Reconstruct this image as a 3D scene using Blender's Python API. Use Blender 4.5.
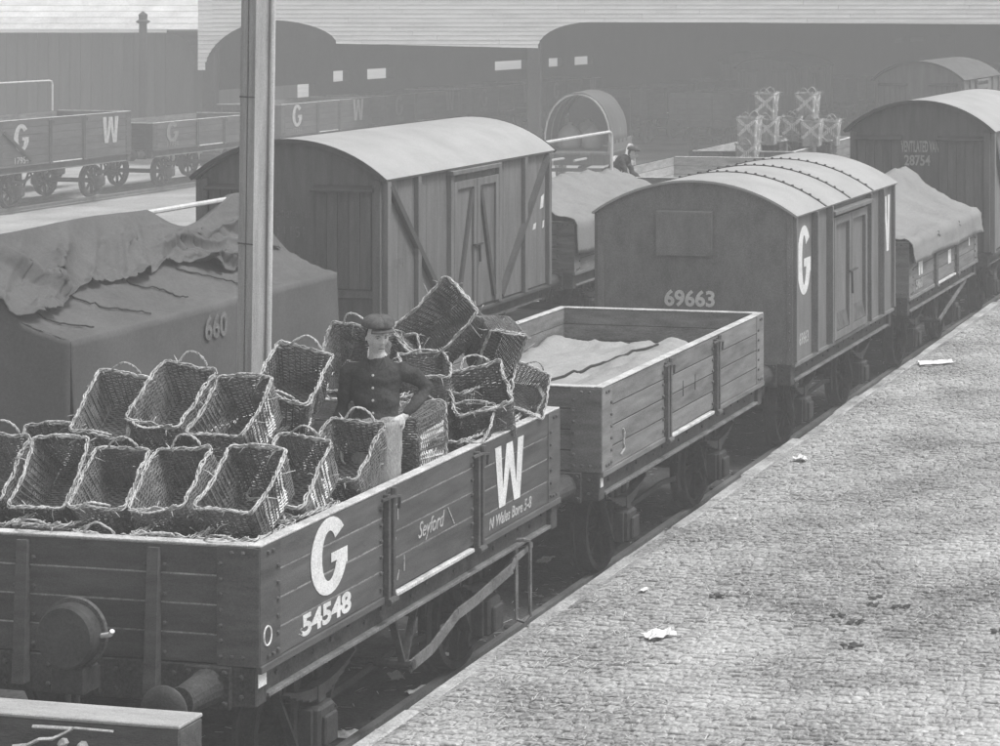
import bpy, bmesh, math, random
import numpy as np
from mathutils import Vector, Matrix, Euler, noise

# ---------------------------------------------------------------- camera, light
R = math.radians
scene = bpy.context.scene
for o in list(bpy.data.objects): bpy.data.objects.remove(o)
COL = scene.collection
F_PX, PX, HY, HC = 2130.6, 977.5, 6.8, 5.45       # focal length, principal point (photo px), camera height
cd = bpy.data.cameras.new('camera'); cam = bpy.data.objects.new('camera', cd); COL.objects.link(cam)
cam.location = (0, 0, HC); cam.rotation_euler = (R(90), 0, 0)
cd.sensor_fit = 'HORIZONTAL'; cd.sensor_width = 36; cd.lens = 36 * F_PX / 1000
cd.shift_x = (500 - PX) / 1000; cd.shift_y = -(373 - HY) / 1000
cd.clip_start = .1; cd.clip_end = 2000
scene.camera = cam

SUN_EL, SUN_AZ = 63, 100          # azimuth clockwise from +Y (the view direction) towards +X
world = bpy.data.worlds.new('World'); scene.world = world; world.use_nodes = True
wn = world.node_tree.nodes; wl = world.node_tree.links
bg = wn['Background']
sky = wn.new('ShaderNodeTexSky'); sky.sky_type = 'NISHITA'; sky.sun_disc = False
sky.sun_elevation = R(SUN_EL); sky.sun_rotation = R(SUN_AZ); sky.air_density = 1.0; sky.dust_density = 4.0
bw = wn.new('ShaderNodeRGBToBW'); wl.new(sky.outputs[0], bw.inputs[0]); wl.new(bw.outputs[0], bg.inputs[0])
bg.inputs[1].default_value = .10
sl = bpy.data.lights.new('sun', 'SUN'); sl.energy = 1.5; sl.angle = R(15); sl.color = (1, 1, 1)
so = bpy.data.objects.new('sun', sl); COL.objects.link(so)
sd = Vector((math.sin(R(SUN_AZ)) * math.cos(R(SUN_EL)), math.cos(R(SUN_AZ)) * math.cos(R(SUN_EL)), math.sin(R(SUN_EL))))
so.rotation_euler = sd.to_track_quat('Z', 'Y').to_euler(); so.location = (20, 0, 30)
scene.view_settings.view_transform = 'Standard'; scene.view_settings.look = 'None'
scene.view_settings.exposure = .9; scene.view_settings.gamma = 1.0; scene.view_settings.use_curve_mapping = False
scene.cycles.volume_bounces = 1

# ---------------------------------------------------------------- helpers
random.seed(7)
def at(px, py, Y): return Vector(((px - PX) * Y / F_PX, Y, HC - (py - HY) * Y / F_PX))
class Track:
    def __init__(s, th): s.th = th; s.s = math.sin(th); s.c = math.cos(th)
    def p(s, a, u, z=0): return Vector((a * s.s - u * s.c, a * s.c + u * s.s, z))
T1 = Track(.205); T2 = Track(.18)
U1, U2, U4 = 8.55, 13.68, 38.15

MATS = {}
def mat(name, v, var=.25, scale=3, stretch=(1, 1, 1), rough=.8, bump=.15, bscale=40, rnd=.0, metal=0, spot=0, coords='Object', spec=.25, grit=110, gamp=.45):
    if name in MATS: return MATS[name]
    var = min(.62, var * 1.5)
    m = bpy.data.materials.new(name); m.use_nodes = True; MATS[name] = m
    nt = m.node_tree; N = nt.nodes; L = nt.links; b = N['Principled BSDF']
    if coords == 'Object':
        tc = N.new('ShaderNodeTexCoord'); src = tc.outputs['Object']
    else:
        tc = N.new('ShaderNodeNewGeometry'); src = tc.outputs['Position']
    oi = N.new('ShaderNodeObjectInfo')
    off = N.new('ShaderNodeVectorMath'); off.operation = 'MULTIPLY_ADD'
    cmb = N.new('ShaderNodeCombineXYZ'); k = N.new('ShaderNodeMath'); k.operation = 'MULTIPLY'; k.inputs[1].default_value = 37. if coords == 'Object' else 0.
    L.new(oi.outputs['Random'], k.inputs[0])
    for i in range(3): L.new(k.outputs[0], cmb.inputs[i])
    L.new(src, off.inputs[0]); off.inputs[1].default_value = stretch; L.new(cmb.outputs[0], off.inputs[2])
    n1 = N.new('ShaderNodeTexNoise'); n1.inputs['Scale'].default_value = scale; n1.inputs['Detail'].default_value = 7; n1.inputs['Roughness'].default_value = .62
    L.new(off.outputs[0], n1.inputs['Vector'])
    n2 = N.new('ShaderNodeTexNoise'); n2.inputs['Scale'].default_value = bscale; n2.inputs['Detail'].default_value = 4
    L.new(off.outputs[0], n2.inputs['Vector'])
    # value = v * (1 + var*(n1-.5)*2 + .35*var*(n2-.5)*2 + rnd*(random-.5))
    def mm(op, a, c, d=None):
        x = N.new('ShaderNodeMath'); x.operation = op
        for i, q in enumerate((a, c, d)):
            if q is None: continue
            if isinstance(q, (int, float)): x.inputs[i].default_value = q
            else: L.new(q, x.inputs[i])
        return x.outputs[0]
    f = mm('MULTIPLY_ADD', n1.outputs['Fac'], 4 * var, 1 - 2 * var)
    f = mm('ADD', f, mm('MULTIPLY_ADD', n2.outputs['Fac'], 2.6 * var, -1.3 * var))
    n4 = N.new('ShaderNodeTexNoise'); n4.inputs['Scale'].default_value = grit; n4.inputs['Detail'].default_value = 2; L.new(src, n4.inputs['Vector'])
    f = mm('ADD', f, mm('MULTIPLY_ADD', n4.outputs['Fac'], 2.2 * gamp, -1.1 * gamp))
    if rnd: f = mm('ADD', f, mm('MULTIPLY_ADD', oi.outputs['Random'], rnd, -rnd / 2))
    if spot:
        n3 = N.new('ShaderNodeTexNoise'); n3.inputs['Scale'].default_value = scale * 5; n3.inputs['Detail'].default_value = 3
        L.new(off.outputs[0], n3.inputs['Vector'])
        r = N.new('ShaderNodeMapRange'); r.inputs['From Min'].default_value = .62; r.inputs['From Max'].default_value = .72
        L.new(n3.outputs['Fac'], r.inputs['Value']); f = mm('ADD', f, mm('MULTIPLY', r.outputs[0], spot))
    f = mm('MAXIMUM', mm('MULTIPLY', f, v), v * .25)
    f = mm('MINIMUM', f, .85)
    cc = N.new('ShaderNodeCombineColor')
    for i in range(3): L.new(f, cc.inputs[i])
    L.new(cc.outputs[0], b.inputs['Base Color'])
    b.inputs['Roughness'].default_value = rough; b.inputs['Metallic'].default_value = metal
    b.inputs['Specular IOR Level'].default_value = spec
    if bump:
        bp = N.new('ShaderNodeBump'); bp.inputs['Strength'].default_value = bump; bp.inputs['Distance'].default_value = .02
        L.new(n2.outputs['Fac'], bp.inputs['Height']); L.new(bp.outputs[0], b.inputs['Normal'])
    return m

class MB:
    def __init__(s): s.v = []; s.f = []
    def add(s, v, f):
        n = len(s.v); s.v += [tuple(p) for p in v]; s.f += [tuple(i + n for i in q) for q in f]; return s
    def box(s, x0, x1, y0, y1, z0, z1, M=None):
        v = [(x, y, z) for z in (z0, z1) for y in (y0, y1) for x in (x0, x1)]
        if M is not None: v = [M @ Vector(p) for p in v]
        return s.add(v, [(0, 2, 3, 1), (4, 5, 7, 6), (0, 1, 5, 4), (2, 6, 7, 3), (0, 4, 6, 2), (1, 3, 7, 5)])
    def cbox(s, x0, x1, y0, y1, z0, z1, b=.004):
        # box with chamfered edges
        bm = bmesh.new(); bmesh.ops.create_cube(bm, size=1)
        for q in bm.verts: q.co = ((x0 + x1) / 2 + q.co.x * (x1 - x0), (y0 + y1) / 2 + q.co.y * (y1 - y0), (z0 + z1) / 2 + q.co.z * (z1 - z0))
        bmesh.ops.bevel(bm, geom=bm.edges[:], offset=b, segments=1, affect='EDGES')
        bm.verts.index_update(); r = s.add([q.co for q in bm.verts], [[q.index for q in f.verts] for f in bm.faces]); bm.free(); return r
    def bar(s, p, q, w, h, up=(0, 0, 1)):
        p = Vector(p); q = Vector(q); d = (q - p).normalized(); a = d.cross(Vector(up))
        if a.length < 1e-4: a = d.cross(Vector((1, 0, 0)))
        a.normalize(); b = a.cross(d)
        c = [(-w / 2, -h / 2), (w / 2, -h / 2), (w / 2, h / 2), (-w / 2, h / 2)]
        v = [e + a * x + b * y for e in (p, q) for x, y in c]
        return s.add(v, [(0, 1, 2, 3), (7, 6, 5, 4), (0, 4, 5, 1), (1, 5, 6, 2), (2, 6, 7, 3), (3, 7, 4, 0)])
    def tube(s, pts, r, n=6, cap=True):
        pts = [Vector(p) for p in pts]; m = len(pts)
        rr = r if isinstance(r, (list, tuple)) else [r] * m
        v = []; ref = None
        for i, p in enumerate(pts):
            d = (pts[min(i + 1, m - 1)] - pts[max(i - 1, 0)]).normalized()
            if ref is None: ref = d.orthogonal().normalized()
            a = (ref - d * ref.dot(d))
            a = a.normalized() if a.length > 1e-5 else d.orthogonal().normalized()
            ref = a; b = d.cross(a)
            v += [p + (a * math.cos(t) + b * math.sin(t)) * rr[i] for t in [2 * math.pi * k / n for k in range(n)]]
        f = [(i * n + k, i * n + (k + 1) % n, (i + 1) * n + (k + 1) % n, (i + 1) * n + k) for i in range(m - 1) for k in range(n)]
        if cap: f += [tuple(range(n))[::-1], tuple(range((m - 1) * n, m * n))]
        return s.add(v, f)
    def lathe(s, prof, n=20, M=None, closed=False):
        # prof: (radius, height) about +Z
        v = [Vector((r * math.cos(2 * math.pi * k / n), r * math.sin(2 * math.pi * k / n), h)) for r, h in prof for k in range(n)]
        if M is not None: v = [M @ p for p in v]
        m = len(prof); f = []
        for i in range(m if closed else m - 1):
            j = (i + 1) % m
            f += [(i * n + k, i * n + (k + 1) % n, j * n + (k + 1) % n, j * n + k) for k in range(n)]
        if not closed:
            if prof[0][0] > 1e-6: f.append(tuple(range(n))[::-1])
            if prof[-1][0] > 1e-6: f.append(tuple(range((m - 1) * n, m * n)))
        return s.add(v, f)
    def prism(s, poly, h0, h1, M):
        # 2-D polygon in M's XY plane extruded along its Z
        n = len(poly); v = [M @ Vector((x, y, h)) for h in (h0, h1) for x, y in poly]
        f = [tuple(range(n))[::-1], tuple(range(n, 2 * n))] + [(i, (i + 1) % n, (i + 1) % n + n, i + n) for i in range(n)]
        return s.add(v, f)
    def grid(s, P):
        # P: rows of points
        m = len(P); n = len(P[0])
        return s.add([p for r in P for p in r], [(i * n + k, i * n + k + 1, (i + 1) * n + k + 1, (i + 1) * n + k) for i in range(m - 1) for k in range(n - 1)])
    def mesh(s, name, smooth=False):
        me = bpy.data.meshes.new(name); me.from_pydata(s.v, [], s.f); me.validate()
        bm = bmesh.new(); bm.from_mesh(me); bmesh.ops.recalc_face_normals(bm, faces=bm.faces); bm.to_mesh(me); bm.free()
        if smooth: me.polygons.foreach_set('use_smooth', [True] * len(me.polygons))
        me.update(); return me
    def build(s, name, m, parent=None, loc=(0, 0, 0), rot=(0, 0, 0), smooth=False):
        return put(name, s.mesh(name, smooth), m, parent, loc, rot)
def put(name, me, m, parent=None, loc=(0, 0, 0), rot=(0, 0, 0), scale=(1, 1, 1)):
    if m is not None and not me.materials: me.materials.append(m)
    o = bpy.data.objects.new(name, me); COL.objects.link(o); o.parent = parent; o.location = loc; o.rotation_euler = rot; o.scale = scale
    if m is not None and me.materials[0] != m:
        o.material_slots[0].link = 'OBJECT'; o.material_slots[0].material = m
    return o
CACHE = {}
def cached(key, fn):
    if key not in CACHE: CACHE[key] = fn()
    return CACHE[key]
def tag(o, label, cat, group=None):
    o['label'] = label; o['category'] = cat
    if group: o['group'] = group
    return o
def empty(name, loc=(0, 0, 0), rz=0):
    o = bpy.data.objects.new(name, None); COL.objects.link(o); o.location = loc; o.rotation_euler = (0, 0, rz); o.empty_display_size = .2; return o
def struct(o): o['kind'] = 'structure'; return o
def stuff(o): o['kind'] = 'stuff'; return o
def solid(o, t, off=0):
    md = o.modifiers.new('solid', 'SOLIDIFY'); md.thickness = t; md.offset = off; return o
def fbm(x, y, z=0, o=4): return noise.fractal(Vector((x, y, z)), 1., 2., o)

def text_mesh(txt, size, bold=.0, ext=.0015, font_sx=1., align='CENTER', shear=0):
    c = bpy.data.curves.new('t', 'FONT'); c.body = txt; c.size = size; c.align_x = align; c.align_y = 'CENTER'; c.extrude = ext; c.offset = bold; c.resolution_u = 4; c.shear = shear
    o = bpy.data.objects.new('t', c); COL.objects.link(o)
    bpy.context.view_layer.update()
    me = bpy.data.meshes.new_from_object(o.evaluated_get(bpy.context.evaluated_depsgraph_get()))
    bpy.data.objects.remove(o); bpy.data.curves.remove(c)
    me.transform(Matrix.Diagonal((font_sx, 1, 1, 1))); me.materials.clear(); return me
# lettering planes in vehicle space: right side (read facing +X) and near end (facing -Y)
def right_side(x, y, z): return Matrix.Translation((x, y, z)) @ Matrix(((0, 0, 1, 0), (1, 0, 0, 0), (0, 1, 0, 0), (0, 0, 0, 1)))
def near_end(x, y, z): return Matrix.Translation((x, y, z)) @ Matrix(((1, 0, 0, 0), (0, 0, -1, 0), (0, 1, 0, 0), (0, 0, 0, 1)))
def letter(txt, size, M, m, parent, name='lettering', **k):
    me = text_mesh(txt, size, **k); o = put(name, me, m, parent); o.matrix_local = M; return o
def big_G(h, w, st):
    # heavy condensed G as a closed outline, centred
    a, b = w / 2, h / 2; P = []; Q = []
    for i in range(25):
        t = R(42 + i * (306 / 24.)); t = R(38 + i * (300 / 24.))
        P.append((a * math.cos(t), b * math.sin(t)))
        Q.append(((a - st) * math.cos(t), (b - st * .62) * math.sin(t)))
    bar = [(a, P[-1][1]), (a, .02 * h), (a - st * 1.5, .02 * h), (a - st * 1.5, -.1 * h), (a - st, -.1 * h), (a - st, Q[-1][1])]
    return P + bar + Q[::-1]
def big_W(h, w, st):
    b = h / 2; a = w / 2
    o = [(-a, b), (-a + st, b), (-a * .5 + .1 * st, -b * .45), (-.5 * st, b * .98), (.5 * st, b * .98), (a * .5 - .1 * st, -b * .45), (a - st, b), (a, b),
         (a * .5 + .55 * st, -b), (a * .5 - .45 * st, -b), (0, b * .2), (-a * .5 + .45 * st, -b), (-a * .5 - .55 * st, -b)]
    return o
def glyph(poly, M, m, parent, name='lettering'):
    mb = MB(); mb.prism(poly, 0, .003, M); return mb.build(name, m, parent)

# ---------------------------------------------------------------- materials (a monochrome photograph: greys only)
M_wood = mat('dark_painted_planks', .085, .28, 2.2, (6, 1, 6), .78, .25, 60, rnd=.35)
M_woodend = mat('dark_painted_end_planks', .085, .28, 2.2, (1, 6, 6), .8, .25, 60, rnd=.3)
M_wood2 = mat('weathered_grey_planks', .17, .3, 2.0, (6, 1, 6), .85, .3, 50, rnd=.3)
M_wood2end = mat('weathered_end_planks', .17, .3, 2.0, (1, 6, 6), .85, .3, 50, rnd=.3)
M_inside = mat('bare_inside_planks', .17, .35, 2.5, (1, 1, 5), .9, .3, 40, rnd=.25)
M_pale_in = mat('pale_inside_planks', .36, .25, 2.5, (1, 1, 5), .9, .3, 40, rnd=.25)
M_joint = mat('dusty_joint', .34, .35, 8, (1, 1, 1), .95, 0)
M_djoint = mat('dark_joint', .04, .2, 8, (1, 1, 1), .95, 0)
M_cap = mat('worn_capping_iron', .5, .3, 6, (1, 1, 1), .6, .1, 60, spec=.4)
M_iron = mat('dirty_ironwork', .04, .35, 7, (1, 1, 1), .65, .2, 60, rnd=.3, spec=.35)
M_iron_side = mat('painted_ironwork', .075, .3, 7, (1, 1, 1), .65, .2, 60, rnd=.2, spec=.35)
M_iron2 = mat('grey_painted_ironwork', .10, .35, 7, (1, 1, 1), .7, .2, 60, rnd=.3)
M_frame = mat('grimy_underframe', .055, .4, 4, (1, 1, 1), .8, .25, 50, rnd=.25, spot=.4)
M_flange = mat('dusty_solebar_flange', .14, .35, 5, (1, 1, 1), .8, .2, 50)
M_drum = mat('sooty_lamp_case', .045, .3, 6)
M_steel = mat('bright_steel', .42, .2, 6, (1, 1, 1), .45, .05, 60, spec=.5)
M_white = mat('white_lettering_paint', .66, .14, 6, (1, 1, 1), .8, .05, 60)
M_dimwhite = mat('faded_lettering_paint', .36, .25, 14, (1, 1, 1), .9, .05, 60)
M_faint = mat('faint_lettering_paint', .17, .3, 14, (1, 1, 1), .9, .05, 60)
M_chalk = mat('chalk', .4, .3, 40, (1, 1, 1), .95, .05, 60)
M_roof = mat('pale_van_roof', .33, .11, 1.3, (1, 1, 1), .9, .12, 90)
M_vaniron = mat('iron_van_side', .15, .2, 2.5, (2, 2, .6), .75, .12, 60)
M_vanend = mat('iron_van_end', .175, .2, 2.5, (2, 2, 1), .8, .12, 60)
M_vanwood = mat('wooden_van_side', .155, .22, 2.5, (3, 3, .5), .8, .2, 60, rnd=.15)
M_vanwend = mat('wooden_van_end', .12, .2, 2.5, (4, 4, .6), .85, .2, 60, rnd=.2)
M_vanframe = mat('van_framing', .065, .25, 3, (1, 1, 1), .8, .2, 60, rnd=.15)
M_tarp = mat('grey_wagon_sheet', .10, .15, 1.1, (1, 1, 1), .8, .06, 30, gamp=.35)
M_tarpside = mat('dark_wagon_sheet', .125, .22, 1.6, (1, 1, 1), .85, .25, 22)
M_tarplight = mat('pale_wagon_sheet', .22, .12, 1.4, (1, 1, 1), .85, .08, 30)
M_tarp2 = mat('dusty_wagon_sheet', .29, .12, 1.4, (1, 1, 1), .9, .1, 30)
M_cord = mat('dark_cord', .03, .2, 8)
M_rope = mat('pale_rope', .5, .2, 12, bump=.3)
M_wick = mat('wicker', .14, .4, 9, (1, 1, 1), .85, .2, 60, rnd=.35)
M_wickpale = mat('pale_hamper_wicker', .36, .3, 9, (1, 1, 1), .85, .2, 60, rnd=.25)
M_wickdark = mat('dark_wicker_lining', .05, .3, 9, (1, 1, 1), .9, .1, 60, rnd=.2)
M_rim = mat('pale_wicker_rim', .42, .35, 12, (1, 1, 1), .85, .2, 60, rnd=.3)
M_mark = mat('white_basket_paint', .78, .2, 20, (1, 1, 1), .9, .1, 60)
M_timber = mat('bare_pole_timber', .36, .2, 2.2, (6, 6, .35), .85, .3, 40)
M_timberd = mat('dark_pole_timber', .11, .25, 2.2, (6, 6, .35), .85, .3, 40)
M_pipe = mat('pale_conduit', .55, .15, 3, (4, 4, .4), .6, .1, 40)
M_beam = mat('stop_block_timber', .075, .35, 2.5, (.6, 4, 4), .85, .3, 40)
M_beamtop = mat('whitened_beam_top', .36, .2, 3, (.6, 3, 3), .85, .2, 40)
M_ground = mat('yard_dirt', .30, .3, .5, (1, 1, 1), .95, .4, 14, coords='P')
M_ballast = mat('cinder_ballast', .06, .4, 3, (1, 1, 1), .95, .6, 30, coords='P')
M_sett = mat('granite_setts', .30, .45, .8, (1, 1, 1), .9, .5, 30, coords='P', spot=.3, gamp=.85, grit=46)
M_grout = mat('dusty_sett_joints', .23, .45, .8, (1, 1, 1), .95, .4, 30, coords='P', gamp=1.1, grit=38)
M_coping = mat('edging_stone', .31, .42, 2, (1, 1, 1), .9, .5, 42, coords='P')
M_pwall = mat('platform_wall_brick', .09, .35, 3, (1, 1, 1), .9, .3, 40, coords='P')
M_rail = mat('rail_steel', .14, .3, 4, (1, 1, 1), .5, .1, 50, spec=.5)
M_sleeper = mat('sleeper_timber', .06, .3, 3, (1, 6, 6), .9, .3, 50)
M_board = mat('weatherboarding', .75, .12, .7, (1, 6, 6), .85, .15, 14, rnd=.12)
M_shed = mat('sooty_shed', .045, .3, .6, (1, 1, 1), .9, .1, 12)
M_sheddark = mat('dark_shed_boards', .06, .3, .6, (4, 4, .5), .9, .1, 12, rnd=.4)
M_slate = mat('grey_roof_slates', .55, .2, 1, (1, 1, 1), .8, .15, 12, rnd=.2)
M_wagfar = mat('distant_wagon_paint', .08, .25, 2, (2, 1, 4), .85, .15, 20, rnd=.3)
M_skin = mat('skin', .55, .1, 9, (1, 1, 1), .6, .08, 60)
M_jacket = mat('dark_jacket_cloth', .045, .3, 5, (1, 1, 1), .9, .3, 60)
M_trouser = mat('pale_apron_cloth', .30, .25, 5, (2, 2, .7), .9, .3, 50)
M_cap2 = mat('tweed_cap', .085, .3, 20, (1, 1, 1), .95, .3, 120)
M_hair = mat('dark_hair', .03, .3, 30)
M_button = mat('pale_button', .6, .1, 20)
M_paper = mat('waste_paper', .72, .08, 9, rough=.9)
M_dung = mat('dark_clod', .05, .4, 9)
M_straw = mat('pale_litter', .5, .3, 12)
# ---------------------------------------------------------------- railway vehicles (x across, y along the track, z up from rail level)
AX = Matrix.Rotation(R(90), 4, 'Y')       # lathe axis Z -> X
def wheel_meshes():
    w = MB(); w.lathe([(.0, -.06), (.11, -.06), (.12, -.02), (.12, .06), (.06, .09), (0, .09)], 14, AX)
    for k in range(8):
        a = 2 * math.pi * k / 8; d = Vector((0, math.cos(a), math.sin(a)))
        w.bar(d * .09, d * .415, .035, .075, (1, 0, 0))
    t = MB(); t.lathe([(.395, -.06), (.395, .065), (.452, .065), (.458, -.045), (.488, -.05), (.488, -.085), (.40, -.085)], 32, AX, closed=True)
    return w.mesh('wheel'), t.mesh('tyre')
def buffer_meshes():
    # points along -Y (towards the camera) from the headstock face
    Mx = Matrix.Rotation(R(90), 4, 'X')
    b = MB(); b.cbox(-.17, .17, -.03, 0, -.14, .14, .01); b.lathe([(.125, .03), (.115, .06), (.095, .30), (.1, .31), (.1, .34), (0.04, .345)], 16, Mx)
    for x in (-.13, .13):
        for z in (-.1, .1): b.lathe([(.022, .03), (.018, .05), (0, .052)], 6, Matrix.Translation((x, 0, z)) @ Mx)
    h = MB(); h.lathe([(.042, .3), (.042, .47), (.09, .485), (.158, .495), (.165, .505), (.16, .517), (.1, .527), (0, .53)], 22, Mx)
    return b.mesh('buffer'), h.mesh('buffer_head', True)
def spring_mesh():
    s = MB()
    for k in range(5):
        L = .50 - .085 * k; z = -.017 * k
        P = [(0, y, -.10 * (1 - (y / .5) ** 2) + z) for y in np.linspace(-L, L, 9)]
        for a, b in zip(P[:-1], P[1:]): s.bar(a, b, .075, .0155)
    s.box(-.048, .048, -.05, .05, -.20, -.085)
    return s.mesh('leaf_spring')
def axlebox_mesh():
    s = MB(); s.cbox(-.1, .1, -.11, .11, -.16, .14, .02); s.cbox(.1, .135, -.085, .085, -.13, .08, .012)
    s.box(-.06, .05, -.145, -.11, -.15, .13); s.box(-.06, .05, .11, .145, -.15, .13)
    return s.mesh('axle_box')
def wiron_mesh():
    s = MB()
    for sg in (-1, 1):
        s.bar((0, sg * .16, .96), (0, sg * .16, .28), .025, .075, (0, 1, 0))
        s.bar((0, sg * .52, .97), (0, sg * .17, .36), .022, .06, (1, 0, 0))
    s.bar((0, -.18, .27), (0, .18, .27), .025, .05)
    return s.mesh('axle_guard')
def link(mb, c, a, b, r, M):
    P = []
    for k in range(17):
        t = 2 * math.pi * k / 16; x = a * math.cos(t); z = (b - a) * (1 if math.sin(t) > 0 else -1) * (1 if abs(math.sin(t)) > .05 else 0) + a * math.sin(t)
        P.append(M @ Vector((x, 0, z)) + Vector(c))
    mb.tube(P, r, 6, False)
def underframe(root, L, W, hi=True, near=True, frame=None, wb=2.74, lever=1, both=False):
    fr = frame or M_frame; H = L / 2
    for sg in (1, -1):
        sb = MB(); x0, x1 = (sg * (W / 2 - .155), sg * (W / 2 - .06)); x0, x1 = min(x0, x1), max(x0, x1)
        sb.box(x0, x1, -H + .14, H - .14, .985, 1.165)
        o = sb.build('solebar', fr, root)
        fl = MB(); a, b = sorted((sg * (W / 2 - .14), sg * (W / 2 - .012)))
        fl.cbox(a, b, -H + .142, H - .142, .955, .983, .004); fl.build('flange', M_flange, o)
        if sg == 1 and hi:
            bo = MB()
            for y in np.arange(-H + .3, H - .2, .24):
                bo.lathe([(.018, 0), (.016, .014), (0, .018)], 6, Matrix.Translation((x1, y, 1.08 + .03 * math.sin(y * 9))) @ AX)
            bo.build('bolts', fr, o)
    for sg in (-1, 1):
        hs = MB(); a, b = sorted((sg * (H - .125), sg * (H + .005)))
        hs.cbox(-W / 2 + .02, W / 2 - .02, a, b, .93, 1.19, .008); h = hs.build('headstock', fr, root)
        if hi:
            bo = MB()
            for x in (-1.1, -1.02, -.62, -.3, -.2, .2, .3, .62, 1.02, 1.1):
                for z in (.99, 1.12): bo.lathe([(.02, 0), (.017, .014), (0, .018)], 6, Matrix.Translation((x, sg * (H + .004), z)) @ Matrix.Rotation(R(90 if sg < 0 else -90), 4, 'X'))
            bo.build('bolts', fr, h)
        bm, hm = cached('buffer', buffer_meshes)
        for x in (-.87, .87):
            rz = 0 if sg < 0 else math.pi
            b = put('buffer', bm, fr, root, (x, sg * (H + .006), 1.05), (0, 0, rz)); put('buffer_head', hm, M_iron, b)
        if hi:
            c = MB(); y = sg * (H + .006)
            c.box(-.09, .09, min(y, y + sg * .03), max(y, y + sg * .03), .96, 1.14)
            c.tube([(0, y, 1.05), (0, y + sg * .14, 1.05), (0, y + sg * .2, 1.09), (0, y + sg * .19, 1.15)], .028, 7)
            Mr = Matrix.Rotation(R(90), 3, 'Z')
            for k in range(3): link(c, (0, y + sg * .17, .96 - k * .19), .05, .125, .018, Matrix.Identity(3) if k % 2 else Mr)
            c.build('coupling_chain', M_iron, root)
    wm, tm = cached('wheel', wheel_meshes); sm = cached('spring', spring_mesh); am = cached('axb', axlebox_mesh); gm = cached('wiron', wiron_mesh)
    for yy in (-wb / 2, wb / 2):
        ax = MB(); ax.tube([(-1.0, yy, .47), (1.0, yy, .47)], .065, 10); ax.build('axle', M_iron, root)
        for sg in (1, -1):
            w = put('wheel', wm, M_iron, root, (sg * .755, yy, .47), (0, 0, 0 if sg > 0 else math.pi)); put('tyre', tm, M_iron, w)
            put('axle_guard', gm, M_iron, root, (sg * .96, yy, 0))
            put('axle_box', am, M_iron, root, (sg * 1.02, yy, .47), (0, 0, 0 if sg > 0 else math.pi))
            put('leaf_spring', sm, M_iron, root, (sg * 1.03, yy, .83))
            if hi:
                hg = MB()
                for q in (-.52, .52): hg.bar((sg * 1.03, yy + q, .95), (sg * 1.03, yy + q * .98, .82), .05, .035, (0, 1, 0))
                hg.build('spring_hanger', M_iron, root)
                bk = MB(); d = -1 if yy > 0 else 1
                P = [(sg * .755, yy + d * .52 * math.cos(t), .47 + .52 * math.sin(t)) for t in np.linspace(-.42, .42, 5)]
                for a, b in zip(P[:-1], P[1:]): bk.bar(a, b, .09, .06, (1, 0, 0))
                bk.bar((sg * .755, yy + d * .54, .5), (sg * .755, yy + d * .5, .96), .03, .05, (0, 1, 0))
                bk.bar((sg * .755, yy + d * .54, .42), (sg * .9, 0, .55), .03, .05)
                bk.build('brake_shoe', M_iron, root)
    if lever:
        x = W / 2 - .05; vh = MB()
        vh.bar((x - .07, -.42, .96), (x - .07, -.22, .52), .02, .055, (1, 0, 0)); vh.bar((x - .07, -.02, .96), (x - .07, -.22, .52), .02, .055, (1, 0, 0))
        vh.tube([(x - .3, -.22, .54), (x + .02, -.22, .54)], .035, 8); vh.tube([(-x + .1, -.22, .54), (x - .3, -.22, .54)], .03, 6); vh.build('brake_hanger', M_frame, root)
        if lever == 1:
            lv = MB(); P = [(x, -.25, .53), (x, .1, .56), (x, .55, .70), (x, .85, .715), (x + .01, 1.55, .80), (x + .01, 1.62, .86), (x + .01, 1.95, .90)]
            for a, b in zip(P[:-1], P[1:]): lv.bar(a, b, .016, .085 if b[1] < 1.6 else .045, (1, 0, 0)) if False else lv.bar(a, b, .085 if b[1] < 1.6 else .05, .018, (1, 0, 0))
            lv.build('brake_lever', M_flange, root)
            gd = MB(); gd.tube([(x - .06, 1.66, 1.0), (x + .03, 1.72, 1.0), (x + .05, 1.8, .97), (x + .05, 1.82, .9), (x + .05, 1.82, .33)], .017, 6)
            gd.bar((x - .01, 1.68, .96), (x - .01, 1.68, .34), .05, .012, (1, 0, 0)); gd.tube([(x + .05, 1.82, .34), (x + .02, 1.75, .30), (x - .01, 1.68, .34)], .014, 5)
            gd.build('lever_guard', M_flange, root)
        else:
            lv = MB(); lv.bar((x, -.25, .54), (x, 1.75, .93), .07, .02, (1, 0, 0)); lv.build('brake_lever', M_flange, root)
    return root

def bolts(mb, pts, r=.02, d=.014):
    # pts: (position, outward axis 'x','-x','y','-y')
    A = {'x': AX, '-x': Matrix.Rotation(R(-90), 4, 'Y'), 'y': Matrix.Rotation(R(-90), 4, 'X'), '-y': Matrix.Rotation(R(90), 4, 'X')}
    for p, a in pts: mb.lathe([(r, 0), (r * .85, d), (0, d * 1.3)], 6, Matrix.Translation(p) @ A[a])

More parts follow.
